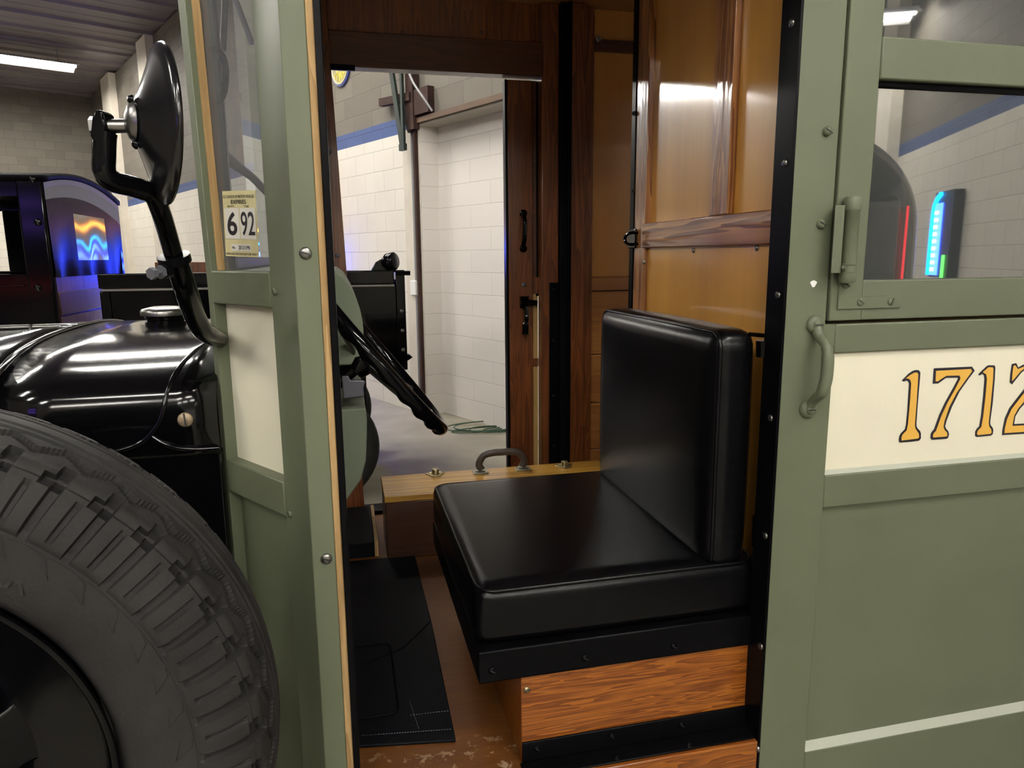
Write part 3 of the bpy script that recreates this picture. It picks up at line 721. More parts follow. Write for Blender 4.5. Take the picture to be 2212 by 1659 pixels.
# ---- dash panels, column and steering wheel
up_prof = [(-.21, 1.528), (-.013, 1.525), (.0045, 1.511), (.013, 1.495), (.021, 1.480), (.028, 1.462), (.032, 1.447), (.035, 1.428), (.036, 1.409), (.0345, 1.340), (-.21, 1.340)]
MB().prism([(x, .33, z) for x, z in up_prof], (0, .62, 0)).build('dash_panel', 'green_dash', truck, bevel=.003, label='green dash panel with a rounded top edge')
lo_prof = [(-.21, 1.249), (.0335, 1.251), (.035, 1.23), (.033, 1.19), (.029, 1.142), (.018, 1.103), (-.01, 1.066), (-.05, 1.01), (-.21, .95)]
MB().prism([(x, .33, z) for x, z in lo_prof], (0, .62, 0)).build('dash_panel', 'green_dash', truck, bevel=.003, label='green lower dash panel tapering downwards')
bp_ = [at(x, y, Y=.34) for x, y in ((738, 812), (752, 812), (757, 822), (783, 822), (789, 826), (785, 838), (787, 856), (742, 862))]
MB().prism(bp_, (0, .015, 0)).build('dash_bracket', 'grey_metal', truck, bevel=.002)
bx('dash_back', 'black_dull', -.21, -.02, .36, .95, 1.255, 1.335, truck)
sw_ = group_part('steering_wheel', truck)
cW = Vector((.054, .36, 1.365)); nW = Vector((.78, 0, .62)).normalized(); uW = Vector((0, 1, 0)); vW = nW.cross(uW).normalized()
RWH = .212
rows = []
NT = 192
for i in range(NT):
    t = 2*PI*i/NT
    d = uW*cos(t)+vW*sin(t)
    row = []
    for j in range(14):
        a = 2*PI*j/14
        rr_ = .0125
        under = max(0, -sin(a))                       # finger notches on the under side
        hgt = .015-.0035*under*(.5+.5*cos(26*t))*1.6
        row.append(cW+d*(RWH+rr_*cos(a))+nW*(hgt*sin(a)))
    rows.append(row)
MB().grid(rows, True, True).build('rim', 'black', sw_, smooth=80)
hb = MB().lathe(cW-nW*.035, nW, [(.030, -.02), (.034, 0), (.030, .018), (.018, .026), (0, .028)], 20); hb.build('hub', 'black', sw_)
MB().lathe(cW-nW*.012, nW, [(.017, 0), (.017, .006), (.010, .012), (0, .013)], 18).build('horn_button', 'chrome', sw_)
for kq in range(4):
    t = R(45+90*kq); d = uW*cos(t)+vW*sin(t)
    MB().tube([cW-nW*.03+d*.02, cW-nW*.018+d*.10, cW+d*(RWH-.005)], [.010, .0085, .007], 8, flat=.5).build('spoke', 'steel', sw_, smooth=80)
MB().tube([cW-nW*.05, cW-nW*.33], .019, 14).build('steering_column', 'black', truck, smooth=60)

# ---- near rear side of the body (right of the doorway)
XJ = .7475
up_post = MB().prism([(XJ, 0, .40), (.8505, 0, .40), (.8505, 0, 1.4255), (.829, 0, 1.4255), (.829, 0, 2.36), (XJ, 0, 2.36)], (0, .055, 0)).build('body_post', 'green', truck, bevel=.002)
jb = MB(); jb.box(.742, XJ-.0002, -.002, .052, FZ-.1, 2.36); jo = jb.build('door_jamb', 'black_satin', truck, bevel=.001, label='black steel channel on the rear door jamb')
for p in ((1710, 50), (1695, 352), (1680, 637), (1664, 903), (1653, 1157), (1643, 1396), (1635, 1617)):
    screw(at(p[0], p[1], X=.7415), (-1, 0, 0), .0068, 'steel', jo, 30)
XR = 3.2
bx('belt_rail', 'green', .8507, XR, 0, .05, 1.3725, 1.4255, truck, bevel=.003)
cp_ = bx('cream_side_panel', 'cream', .8507, XR, .009, .02, 1.149, 1.373, truck, bevel=0, label='cream side panel with gold number 1712')
bx('side_rail', 'green', .8507, XR, 0, .05, 1.0815, 1.1455, truck, bevel=.003)
MB().prism([(.8507, .002, 1.1456), (.8507, .009, 1.1456), (.8507, .009, 1.153)], (XR-.8507, 0, 0)).build('bead', 'bead', truck, smooth=0)
bx('lower_side_panel', 'green', .8507, XR, .012, .02, .575, 1.0815, truck, bevel=0)
MB().prism([(.8507, .0, .5735), (.8507, .012, .5735), (.8507, .012, .588)], (XR-.8507, 0, 0)).build('bead', 'bead', truck, smooth=0, label='pale cracked sealant bead along the bottom rail')
bx('bottom_rail', 'green', .8507, XR, 0, .05, .40, .5733, truck, bevel=.003)
bx('inner_side', 'black_dull', .86, XR, .055, .06, .45, 1.43, truck, bevel=0)
# hinged window frame
wn = group_part('side_window', truck)
bx('stile', 'green', .8325, .8975, -.004, .04, 1.4315, 2.36, wn, bevel=.002)
bx('stile', 'green', 1.70, 1.765, -.004, .04, 1.4315, 2.36, wn, bevel=.002)
bx('bottom_rail', 'green', .8978, 1.6998, -.003, .04, 1.4315, 1.5015, wn, bevel=.002)
bx('middle_rail', 'green', .8978, 1.6998, -.005, .04, 1.8375, 1.9055, wn, bevel=.003)
bx('top_rail', 'green', .8978, 1.6998, -.004, .04, 2.3, 2.36, wn, bevel=.002)
bx('pane', 'dark_glass', .8978, 1.6998, .014, .019, 1.5017, 1.8373, wn, bevel=0, label='dark window pane with neon reflections')
bx('pane', 'dark_glass', .8978, 1.6998, .003, .008, 1.9057, 2.2998, wn, bevel=0, label='upper window pane')
bx('seal', 'black_dull', .8978, 1.6998, .006, .0139, 1.829, 1.8374, wn, bevel=0)
bx('rear_window_post', 'green', 1.767, 1.83, 0, .05, 1.427, 2.36, truck, bevel=.002)  # unseen bay behind this post left open to light the far cargo side
bx('rear_window_post', 'green', XR-.06, XR, 0, .05, 1.427, 2.36, truck, bevel=.002)
# spring hinge
hi = group_part('spring_hinge', wn)
hx = at(1838, 515, Y=-.022)
z0 = at(1836, 612, Y=-.02).z; z1 = at(1845, 424, Y=-.02).z
zb0 = at(1836, 588, Y=-.02).z; zb1 = at(1840, 448, Y=-.02).z
MB().lathe((hx.x, -.020, 0), (0, 0, 1), [(0, z0), (.012, z0+.001), (.0145, z0+.005), (.0145, zb0-.001), (.0128, zb0), (.0128, zb0+.012), (.0140, zb0+.0125), (.0140, zb0+.014), (.0128, zb0+.0145), (.0128, zb1-.006), (.0140, zb1-.005), (.0140, zb1-.003), (.0145, zb1+.001), (.0145, z1-.005), (.012, z1-.001), (0, z1)], 24).build('barrel', 'green', hi, smooth=50)
hl_ = at(1822, 515, Y=-.031).x; hm_ = at(1799, 515, Y=-.024).x
lf = MB().zprism([(.8325, -.0045), (.8325, -.014), (.836, -.020), (hm_, -.0245), (hl_-.004, -.031), (hl_, -.030), (hl_+.002, -.0045)], zb0-.001, zb1+.003)
lf.build('leaf', 'green', hi, bevel=.0015)
screw(at(1823, 578, Y=-.034), (0, -1, 0), .004, 'green', hi, 10)
# corner bracket
lb = MB()
zt = at(1925, 639, Y=-.007).z; zbm = at(1900, 666, Y=-.007).z
xa, xb, xc = at(1811, 650, Y=-.007).x, at(1838, 640, Y=-.007).x, at(1947, 650, Y=-.007).x
lb.prism([(xa, -.0041, zbm), (xc, -.0041, zbm), (xc, -.0041, zt), (xb, -.0041, zt), (xb, -.0041, zb0+.003), (xa, -.0041, zb0+.003)], (0, -.0028, 0))
lbo = lb.build('corner_bracket', 'green', wn, bevel=.001)
for (px, py), ag in (((1828, 615), 60), ((1859, 652), 55), ((1925, 651), -25)): screw(at(px, py, Y=-.0069), (0, -1, 0), .0072, 'green', lbo, ag)
for p in ((1786, 284), (1773, 484)): screw(at(p[0], p[1], Y=-.0005), (0, -1, 0), .0085, 'green', up_post, 60, dome=.9)
# paint chip on the post
chip = at(1757, 613, Y=-.0004)
MB().prism([chip+Vector((.006*cos(t)*(1+.3*sin(3*t)), 0, .006*sin(t))) for t in [i*PI/6 for i in range(12)]], (0, -.0006, 0)).build('paint_chip', 'white', up_post, smooth=0)
# grab handle
gh = group_part('grab_handle', truck)
b0 = at(1764, 701, Y=-.006); b1 = at(1748, 884, Y=-.006)
g = MB()
for b in (b0, b1): g.lathe((b.x, -.0005, b.z), (0, -1, 0), [(.0165, 0), (.0165, .005), (.012, .009), (0, .010)], 20)
gx = (b0.x+b1.x)/2
path = spline([(b0.x, -.006, b0.z-.004), (b0.x+.001, -.014, b0.z-.020), (gx+.002, -.034, b0.z-.034), (gx+.003, -.040, b0.z-.052), (gx+.002, -.042, b0.z-.085), (gx, -.041, b1.z+.050), (gx-.001, -.036, b1.z+.034), (b1.x+.001, -.016, b1.z+.018), (b1.x, -.006, b1.z+.004)], 5)
g.tube(path, [.0095]*5+[.0085]*6+[.0095]*4+[.0105]*8+[.0105]*8+[.0095]*4+[.0085]*(len(path)-35), 12)
g.build('grip', 'green', gh, smooth=60)
for b in (b0, b1): screw((b.x, -.010, b.z), (0, -1, 0), .0085, 'green', gh, 90, dome=.6)
# gold number with black outline
def dig(zx, zy): return at(1900+zx*.16275, 740+zy*.16275, Y=.0085)
OUT = [
 [(293, 503), (325, 472), (380, 415), (432, 378), (475, 363), (518, 365), (540, 395), (536, 460), (520, 640), (503, 850), (487, 1080), (490, 1115), (505, 1140), (535, 1172), (547, 1205), (546, 1275), (520, 1303), (400, 1318), (262, 1327), (253, 1292), (262, 1240), (280, 1205), (335, 1150), (350, 1090), (368, 900), (380, 700), (390, 545), (378, 515), (355, 503), (315, 518)],
 [(718, 345), (735, 340), (1225, 318), (1262, 372), (1180, 480), (1060, 650), (960, 850), (890, 1030), (868, 1110), (880, 1140), (910, 1175), (921, 1215), (908, 1265), (880, 1278), (690, 1290), (674, 1262), (680, 1205), (700, 1175), (722, 1150), (790, 960), (870, 790), (960, 630), (1042, 475), (1030, 465), (880, 468), (830, 505), (775, 542), (705, 545)],
 [(1310, 420), (1360, 370), (1425, 308), (1450, 300), (1525, 302), (1535, 330), (1528, 480), (1500, 800), (1465, 1060), (1472, 1095), (1500, 1130), (1508, 1165), (1500, 1215), (1475, 1235), (1285, 1253), (1268, 1240), (1268, 1180), (1290, 1140), (1322, 1112), (1345, 980), (1375, 700), (1392, 480), (1385, 435), (1362, 415), (1325, 438)],
 [(1755, 285), (1810, 272), (1822, 290), (1838, 330), (1900, 295), (1990, 270), (2080, 275), (2140, 320), (2160, 400), (2140, 500), (2060, 640), (1950, 780), (1860, 880), (1800, 980), (1785, 1080), (2090, 1068), (2120, 1030), (2150, 1035), (2150, 1195), (1625, 1228), (1630, 1160), (1660, 1010), (1720, 870), (1820, 740), (1930, 600), (2020, 480), (2040, 400), (2010, 350), (1950, 345), (1880, 400), (1800, 500), (1757, 555), (1727, 530), (1735, 420)]]
INN = [
 [(345, 475), (400, 430), (460, 397), (495, 398), (508, 420), (500, 560), (485, 800), (462, 1090), (470, 1140), (515, 1205), (520, 1255), (500, 1272), (290, 1298), (285, 1260), (300, 1220), (355, 1165), (372, 1080), (392, 860), (405, 700), (415, 540), (405, 500), (385, 480)],
 [(745, 375), (1205, 350), (1222, 378), (1140, 490), (1020, 660), (920, 850), (855, 1040), (842, 1115), (855, 1155), (890, 1195), (893, 1235), (875, 1245), (710, 1258), (702, 1240), (712, 1205), (745, 1170), (815, 975), (895, 800), (985, 640), (1068, 480), (1060, 440), (1030, 436), (880, 440), (830, 470), (765, 515), (738, 512)],
 [(1365, 392), (1440, 328), (1495, 328), (1505, 345), (1498, 500), (1470, 800), (1442, 1060), (1448, 1110), (1475, 1150), (1482, 1190), (1465, 1210), (1300, 1226), (1288, 1215), (1290, 1185), (1310, 1155), (1345, 1120), (1370, 980), (1402, 700), (1420, 480), (1408, 420)],
 [(1772, 310), (1795, 300), (1830, 352), (1910, 318), (1990, 295), (2070, 300), (2120, 340), (2135, 400), (2115, 490), (2040, 620), (1930, 760), (1835, 870), (1780, 970), (1755, 1105), (2105, 1090), (2125, 1170), (1652, 1200), (1655, 1150), (1685, 1020), (1745, 885), (1845, 755), (1955, 615), (2045, 490), (2065, 400), (2030, 330), (1950, 320), (1870, 375), (1790, 470), (1752, 512), (1757, 420)]]
for o_, i_ in zip(OUT, INN):
    d = MB().prism([dig(*p) for p in o_], (0, -.0005, 0)).build('digit', 'ink', cp_, smooth=0)
    bm = bmesh.new(); bm.from_mesh(d.data); k0 = len(bm.faces)
    t = MB().prism([dig(*p)+Vector((0, -.0007, 0)) for p in i_], (0, -.0005, 0)); me = D.meshes.new('gold'); me.from_pydata(t.v, [], t.f)
    bm.from_mesh(me); bm.faces.ensure_lookup_table()
    for f in bm.faces[k0:]: f.material_index = 1
    bmesh.ops.triangulate(bm, faces=bm.faces[:]); bmesh.ops.recalc_face_normals(bm, faces=bm.faces[:])
    bm.to_mesh(d.data); bm.free(); d.data.materials.append(M['gold']); D.meshes.remove(me)
    d['label'] = 'gold number digit outlined in black'

# ---- hood and cowl
YC = .75
half = [(.262, 1.195), (.257, 1.235), (.256, 1.265), (.262, 1.302), (.274, 1.324), (.300, 1.341), (.353, 1.361), (.441, 1.380), (.563, 1.391), (.66, 1.394), (.75, 1.395)]
half = [(p.x, p.y) for p in spline([(a, b, 0) for a, b in half], 4)]
sec = half+[(2*YC-a, b) for a, b in half[-2::-1]]
def section(x):
    t = max(0, (-.62-x)/1.0)                          # the hood narrows towards the radiator
    return [Vector((x, YC+(y-YC)*(1-.28*t), 1.195+(z-1.195)*(1-.12*t))) for y, z in sec]
hd = MB().grid([section(x) for x in (-.233, -.3, -.36, -.42, -.5, -.6)]).build('cowl', 'hood', truck, smooth=70, solid=.003)
MB().grid([[p+Vector((0, 0, .0005)) for p in section(x)] for x in (-.604, -.7, -.8, -.9, -1.0, -1.1, -1.2, -1.3, -1.4)]).build('hood', 'hood', truck, smooth=70, solid=.003)
def on(x, i, up=.003):
    s = section(x); p = s[i]; c = Vector((x, YC, 1.2)); return p+(p-c).normalized()*up
hl = len(half)
MB().tube([on(-.602, i) for i in range(len(sec))], .008, 8, flat=.6).build('hood_welt', 'hood', truck, smooth=80)
hg = MB()
for i in range(9):
    x0 = -.62-i*.085; hg.tube([Vector((x0, YC, 1.398)), Vector((x0-.078, YC, 1.398-.0)), ], .006, 8)
hg.build('piano_hinge', 'steel', truck, smooth=60)
MB().box(-.64, -.600, YC-.02, YC+.02, 1.394, 1.403).build('hinge_end', 'chrome', truck, bevel=.004)
seam = spline([(-.262, .50, 1.388), (-.285, .40, 1.374), (-.300, .33, 1.356), (-.309, .285, 1.334), (-.318, .262, 1.303), (-.328, .255, 1.268), (-.348, .254, 1.240), (-.375, .256, 1.222), (-.43, .257, 1.210), (-.52, .258, 1.203), (-.7, .258, 1.199)], 6)
MB().tube(seam, .0045, 8).build('cowl_seam', 'hood', hd, smooth=80)
belt = spline([(-.345, .256, 1.236), (-.325, .255, 1.221), (-.30, .255, 1.212), (-.268, .255, 1.208), (-.234, .255, 1.208)], 6)
MB().tube(belt, .0045, 8).build('cowl_seam', 'hood', hd, smooth=80)
sq = at(400, 907, Y=.254)
screw((sq.x, .256, sq.z), (0, -1, .05),   .0135, 'bronze', hd, 5, dome=.35)
bx('cowl_side', 'hood', -1.2, -.233, .262, .30, .50, 1.20, truck, bevel=.004)
bx('cowl_side', 'hood', -1.2, -.233, 1.20, 1.238, .50, 1.20, truck, bevel=.004)
bx('frame_rail', 'black', -1.5, .8, .3, .36, .42, .5, truck)
bx('frame_rail', 'black', -1.5, .8, 1.14, 1.2, .42, .5, truck)
fc = Vector((-.415, YC, 1.393))
cap = MB().lathe(fc, (0, 0, 1), [(.045, -.004), (.045, .010), (.041, .010), (.041, .014), (.045, .016), (.045, .022), (.040, .024), (0, .024)], 28).build('filler_neck', 'black', truck, smooth=50)
MB().lathe(fc, (0, 0, 1), [(.040, .0241), (.053, .025), (.054, .034), (.050, .040), (.030, .045), (0, .047)], 28).build('filler_cap', 'steel', truck, smooth=50)

# ---- side mirror on a bent pipe arm
sm = group_part('side_mirror', truck)
mp = lambda x, y, Y: at(x, y, Y=Y)
low = spline([Vector((-.225, .285, 1.405)), mp(452, 722, .20), mp(437, 712, .16), mp(420, 680, .12), mp(402, 628, .06), mp(386, 578, .03), mp(376, 552, .02)], 6)
MB().tube(low, .0165, 14).build('lower_arm', 'black', sm, smooth=70)
c1 = mp(377, 560, .02); dv = (mp(372, 545, .018)-mp(381, 575, .025)).normalized()
MB().lathe(c1, dv, [(.0165, -.006), (.0225, -.005), (.0225, .006), (.0165, .007)], 20).build('collar', 'black_satin', sm, smooth=50)
cbm = MB(); cb0 = mp(366, 585, .01); dn = (mp(322, 592, -.02)-cb0).normalized()
cbm.tube([cb0, cb0+dn*.012], .010, 12); cbm.build('clamp_boss', 'black_satin', sm)
cbm = MB(); cbm.tube([cb0+dn*.013, cb0+dn*.019], .0095, 6); cbm.tube([cb0+dn*.019, cb0+dn*.027], .0045, 8); cbm.tube([cb0+dn*.027, cb0+dn*.034], .0085, 6); cbm.build('clamp_bolt', 'grey_metal', sm, smooth=0)
upa = spline([mp(379, 566, .02), mp(362, 505, -.01), mp(345, 452, -.04), mp(328, 420, -.055), mp(290, 404, -.07), mp(245, 392, -.085), mp(226, 372, -.09), mp(225, 335, -.09), mp(226, 300, -.09), mp(228, 285, -.09)], 6)
MB().tube(upa, [.0125]*20+[.0135]*(len(upa)-20), 14).build('upper_arm', 'black', sm, smooth=70)
ear = [mp(x, y, -.09) for x, y in ((208, 296), (212, 258), (216, 244), (228, 239), (238, 248), (243, 275), (243, 300), (232, 312), (215, 312))]
MB().prism([e+Vector((-.004, -.012, 0)) for e in ear], (.006, .024, 0)).build('arm_ear', 'black', sm, bevel=.003)
bq0 = mp(200, 275, -.09); bq1 = mp(300, 272, -.09)
MB().tube([mp(222, 273, -.09), bq1], .0085, 12).build('pivot_shaft', 'steel', sm, smooth=60)
MB().tube([mp(197, 274, -.09), mp(215, 274, -.09)], .0125, 6).build('pivot_bolt', 'steel', sm, smooth=0)
# shell: a shallow cone seen nearly edge on, mirror glass on the far side
cS = mp(337, 270, -.09)
rim_c = mp(341, 270, -.09)
axS = Vector((.915, .40, -.03)).normalized()
RS = .097
shell = [(.0, -.027), (.020, -.0268), (.027, -.0245), (.055, -.0135), (.080, -.0045), (.092, -.001), (.0965, .002), (.098, .005), (.0965, .008), (.093, .009)]
so = MB().lathe(rim_c, axS, shell, 48).build('shell', 'shell', sm, smooth=60)
MB().lathe(rim_c, axS, [(.093, .0085), (0, .0088)], 48).build('mirror_glass', 'mirror', sm, smooth=0)
MB().lathe(rim_c-axS*.0255, -axS, [(.0, -.002), (.020, -.001), (.024, .002), (.020, .007), (.010, .011), (0, .011)], 20, ref=(0, 0, 1)).build('swivel', 'steel', sm, smooth=50)
for dz in (.026, -.026):
    q_ = rim_c-axS*.0255+Vector((0, 0, dz))
    MB().lathe(q_, -axS, [(.006, 0), (.006, .003), (.003, .006), (0, .006)], 12).build('rivet', 'black', sm, smooth=50)

# ---- spare wheel carried at the side of the hood
TC = Vector((-.527, -.215, .987)); sp_w = group_part('spare_wheel', truck)
NL = 46; SUB = 24; NTH = NL*SUB
prof = [(.252, -.072), (.258, -.079), (.268, -.088), (.285, -.095), (.305, -.099), (.325, -.1), (.340, -.0995)]
prof += [(.343+.0045*i, -.099+.0022*i*(i/12)) for i in range(13)]            # shoulder band up to r .397
r0, y0 = prof[-1]
for i in range(1, 9):
    t = i/8*PI/2; prof.append((r0+.012*sin(t), y0+.010*(1-cos(t))+.004*i/8))
r1, y1 = prof[-1]
N2 = 26
for i in range(1, N2+1):
    f = i/N2; y = y1+(-y1*1.0+.0)*f*1.0; prof.append((r1+.012*sin(f*PI/2), y))
front = prof[:]
back = [(r, -y) for r, y in front[-2::-1]]
allp = front+back[::2]
nf = len(front)
def tri(x): x = x % 1; return 4*abs(x-.5)-1
rows = []
for i in range(NTH):
    th = 2*PI*i/NTH; ph = (i % SUB)/SUB; lug = i//SUB
    row = []
    for j, (r, y) in enumerate(allp):
        h = 0
        side = j < nf
        ay = abs(y)
        if .343 < r and ay > .072:                    # shoulder blocks with radial grooves
            h += .004*min(1, (r-.343)/.006)
            if ph < .20: h -= .0075*min(1, (r-.345)/.006)
            elif .52 < ph < .66 and .356 < r < .392: h -= .0045
        if ay <= .083 and ay > .052 and r > .395:     # notches that open onto the tread
            if ph < .24 or (.24 <= ph < .42 and ay > .068): h -= .010
        if .034+.007*tri(ph+.15) < ay < .044+.007*tri(ph+.15) and r > .395: h -= .006
        if .010 < ay < .015 and r > .395: h -= .004
        if .022 < ay < .027 and r > .395: h -= .004
        if abs(r-.262) < .004: h += .001
        # outward normal of the profile
        a = allp[max(0, j-1)]; b = allp[min(len(allp)-1, j+1)]
        tx_, ty_ = b[0]-a[0], b[1]-a[1]; l = math.hypot(tx_, ty_) or 1
        nr, ny = ty_/l, -tx_/l
        rr_, yy_ = r+nr*h, y+ny*h
        row.append((TC.x+rr_*cos(th), TC.y+yy_, TC.z+rr_*sin(th)))
    rows.append(row)
tyre = MB().grid(rows, True, False).build('tyre', 'rubber', sp_w, smooth=32)
# moulded lines, diamonds and a letter on the sidewall
dm = MB()
for i in range(NL):
    t0 = 2*PI*(i+.1)/NL
    def P(r, t, e=.0985+.0012): return (TC.x+r*cos(t), TC.y-e, TC.z+r*sin(t))
    dm.tube([P(.318, t0), P(.337, t0+.045), P(.339, t0+.075)], .0009, 4)
    dm.tube([P(.318, t0), P(.325, t0+.07)], .0007, 4)
dm.tube([P(.3405, 2*PI*i/160) for i in range(160)], .0008, 4, True)
dm.tube([P(.314, 2*PI*i/160, .0985) for i in range(160)], .0008, 4, True)
dm.build('moulding', 'rubber', tyre, smooth=60)
lp = at(40, 1258, Y=TC.y-.0975); rd = Vector((lp.x-TC.x, 0, lp.z-TC.z)).normalized(); tg = Vector((rd.z, 0, -rd.x))
vs, fs = text_mesh('R', .036, .0012, 1.15)
MB().mesh(vs, fs, frame(lp, tg, rd, Vector((0, -1, 0)))).build('moulded_letter', 'rubber', tyre, smooth=0)
# rim and pressed disc with windows
MB().lathe(TC, (0, -1, 0), [(.236, .055), (.246, .066), (.252, .078), (.257, .086), (.256, .090), (.251, .090), (.246, .084), (.241, .074), (.236, .066), (.232, .040), (.226, .030)], 96).build('rim', 'black', sp_w, smooth=60)
NA = 240; NRR = 26
vd = {}; dv_ = MB(); verts = []; faces = []
NW = 5
def depth(r):
    t = max(0, min(1, (r-.085)/(.226-.085))); return .070-.045*(t*t*(3-2*t))+.012*sin(t*PI)
def inhole(r, th):
    a = ((th-R(-22)) % (2*PI/NW)); a = min(a, 2*PI/NW-a)
    return ((a*r)/.066)**4+((r-.180)/.041)**4 < 1
for i in range(NRR+1):
    r = .03+(.227-.03)*i/NRR
    for j in range(NA):
        th = 2*PI*j/NA; verts.append((TC.x+r*cos(th), TC.y-depth(r), TC.z+r*sin(th)))
for i in range(NRR):
    for j in range(NA):
        r = .03+(.227-.03)*(i+.5)/NRR; th = 2*PI*(j+.5)/NA
        if not inhole(r, th): faces.append((i*NA+j, i*NA+(j+1) % NA, (i+1)*NA+(j+1) % NA, (i+1)*NA+j))
dv_.add(verts, faces); dvo = dv_.build('wheel_disc', 'black', sp_w, smooth=70)
md = dvo.modifiers.new('solid', 'SOLIDIFY'); md.thickness = .012; md.offset = -1
MB().lathe(TC, (0, -1, 0), [(.098, .066), (.100, .082), (.094, .088), (.070, .090), (.062, .080), (.055, .060), (.05, .05), (0, .05)], 48).build('hub_plate', 'black', sp_w, smooth=50)
for kq in range(6):
    t = R(20+60*kq); c_ = TC+Vector((.080*cos(t), -.089, .080*sin(t)))
    MB().lathe(c_, (0, -1, 0), [(.013, -.004), (.013, .004), (.009, .010), (0, .010)], 6).build('wheel_nut', 'black_satin', sp_w, smooth=0)
bx('carrier_arm', 'black', TC.x-.03, TC.x+.03, TC.y+.06, .265, .97, 1.03, sp_w, bevel=.004)
# front fender well and running board
bx('running_board', 'black', -.95, .74, -.20, -.071, .33, .36, truck, bevel=.004)
pbox(.0, .26, -.028, -.0005, .565, .580).build('corner_sill', 'green', truck, bevel=.002)
# road wheels, chassis
def road_wheel(x, y, parent, name='road_wheel', spokes=12):
    w = group_part(name, parent); c = Vector((x, y, .37))
    MB().lathe(c, (0, 1, 0), [(.27, -.05), (.30, -.058), (.345, -.052), (.365, -.03), (.37, 0), (.365, .03), (.345, .052), (.30, .058), (.27, .05)], 48).build('tyre', 'rubber', w, smooth=50)
    MB().lathe(c, (0, 1, 0), [(.245, -.035), (.272, -.046), (.272, .046), (.245, .035), (.245, -.035)], 40).build('rim', 'black', w, smooth=50)
    s = MB()
    for i in range(spokes):
        t = 2*PI*i/spokes; s.tube([c+Vector((.04*cos(t), 0, .04*sin(t))), c+Vector((.247*cos(t), 0, .247*sin(t)))], .011, 6)
    s.build('spokes', 'black', w)
    MB().lathe(c, (0, 1, 0), [(0, -.08), (.05, -.07), (.06, -.03), (.06, .05), (0, .05)], 20).build('hub', 'black', w)
for x, y in ((-1.35, .10), (-1.35, 1.40), (2.2, .10), (2.2, 1.40)): road_wheel(x, y, truck)
bx('axle', 'black', -1.38, -1.32, .14, 1.36, .34, .40, truck)
bx('axle', 'black', 2.17, 2.23, .14, 1.36, .34, .40, truck)
bx('radiator', 'black', -1.43, -1.40, .42, 1.08, .5, 1.36, truck, bevel=.01)

# ---- loose things in the cab
matp = [at(985, 1605, Z=FZ), at(932, 1347, Z=FZ), Vector((.18, .75, FZ)), Vector((.18, 1.03, FZ)), Vector((-.17, 1.03, FZ)), Vector((-.17, .34, FZ)), Vector((-.065, .16, FZ)), at(783, 1617, Z=FZ)]
fm = thing('floor_mat', (0, .5, FZ+.004), 'black rubber mat covering the cab floor in front of the seat', 'mat')
MB().prism([(p.x, p.y, FZ+.001) for p in matp], (0, 0, .006)).build('mat_sheet', 'mat', fm, bevel=.002)
MB().tube([at(770, 1440, Z=FZ+.008), at(870, 1400, Z=FZ+.008), at(930, 1342, Z=FZ+.008)], .0012, 4).build('crease', 'black_dull', fm)
gt = loop(-.05, .07, .24, .52, FZ+.008, .02)
MB().tube(gt, .0022, 5, True).build('groove', 'black_dull', fm)
stt = MB()
def stitch(pts, n):
    for i in range(n):
        a = pts[0].lerp(pts[1], (i+.2)/n); b = pts[0].lerp(pts[1], (i+.75)/n); stt.tube([a, b], .0006, 4)
stitch((at(780, 1589, Z=FZ+.0075), at(975, 1575, Z=FZ+.0075)), 34); stitch((at(885, 1545, Z=FZ+.0075), at(970, 1535, Z=FZ+.0075)), 14); stitch((at(885, 1515, Z=FZ+.0075), at(905, 1575, Z=FZ+.0075)), 12)
stt.build('stitching', 'grey_metal', fm)

cs_ = thing('wooden_case', (.47, 1.13, FZ), 'yellowish oak carrying case with dark leather handle standing behind the seat', 'case')
CY0, CY1, CZ = 1.02, 1.235, .826
bx('case_body', 'case_side_shaded', .095, .86, CY0+.002, CY1-.002, FZ+.001, CZ-.02, cs_, bevel=.003)
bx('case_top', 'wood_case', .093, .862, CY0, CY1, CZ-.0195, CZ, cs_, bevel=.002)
hx0, hx1 = at(1037, 1020, Z=CZ), at(1130, 1014, Z=CZ)
hy = (hx0.y+hx1.y)/2
hz = MB().tube(spline([(hx0.x+.004, hy, CZ+.010), (hx0.x-.004, hy, CZ+.030), (hx0.x+.012, hy, CZ+.058), (hx0.x+.045, hy, CZ+.066), ((hx0.x+hx1.x)/2, hy, CZ+.066), (hx1.x-.045, hy, CZ+.066), (hx1.x-.012, hy, CZ+.058), (hx1.x+.004, hy, CZ+.030), (hx1.x-.004, hy, CZ+.010)], 6), .0125, 12, flat=.75)
ho = hz.build('handle', 'leather', cs_, smooth=70)
for h in (hx0, hx1):
    hp_ = MB().box(h.x-.026, h.x+.026, hy-.020, hy+.020, CZ+.0005, CZ+.004); hp_.tube([(h.x-.016, hy, CZ+.008), (h.x+.016, hy, CZ+.008)], .006, 8)
    hp_.build('handle_plate', 'zinc', cs_, bevel=.001)
for p in ((941, 1026), (1220, 1008)):
    c_ = at(p[0], p[1], Z=CZ)
    l = MB().prism([c_+Vector(v)+Vector((0, 0, .0005)) for v in ((-.032, .014, 0), (-.024, .026, 0), (.024, .026, 0), (.032, .014, 0), (.010, -.024, 0), (-.010, -.024, 0))], (0, 0, .003))
    l.lathe(c_+Vector((0, .004, .0035)), (0, 0, 1), [(.012, 0), (.012, .012), (.010, .017), (0, .017)], 14)
    l.tube([c_+Vector((-.020, .012, .005)), c_+Vector((.020, .012, .005))], .004, 8)
    l.build('latch', 'brass', cs_, bevel=.0008)

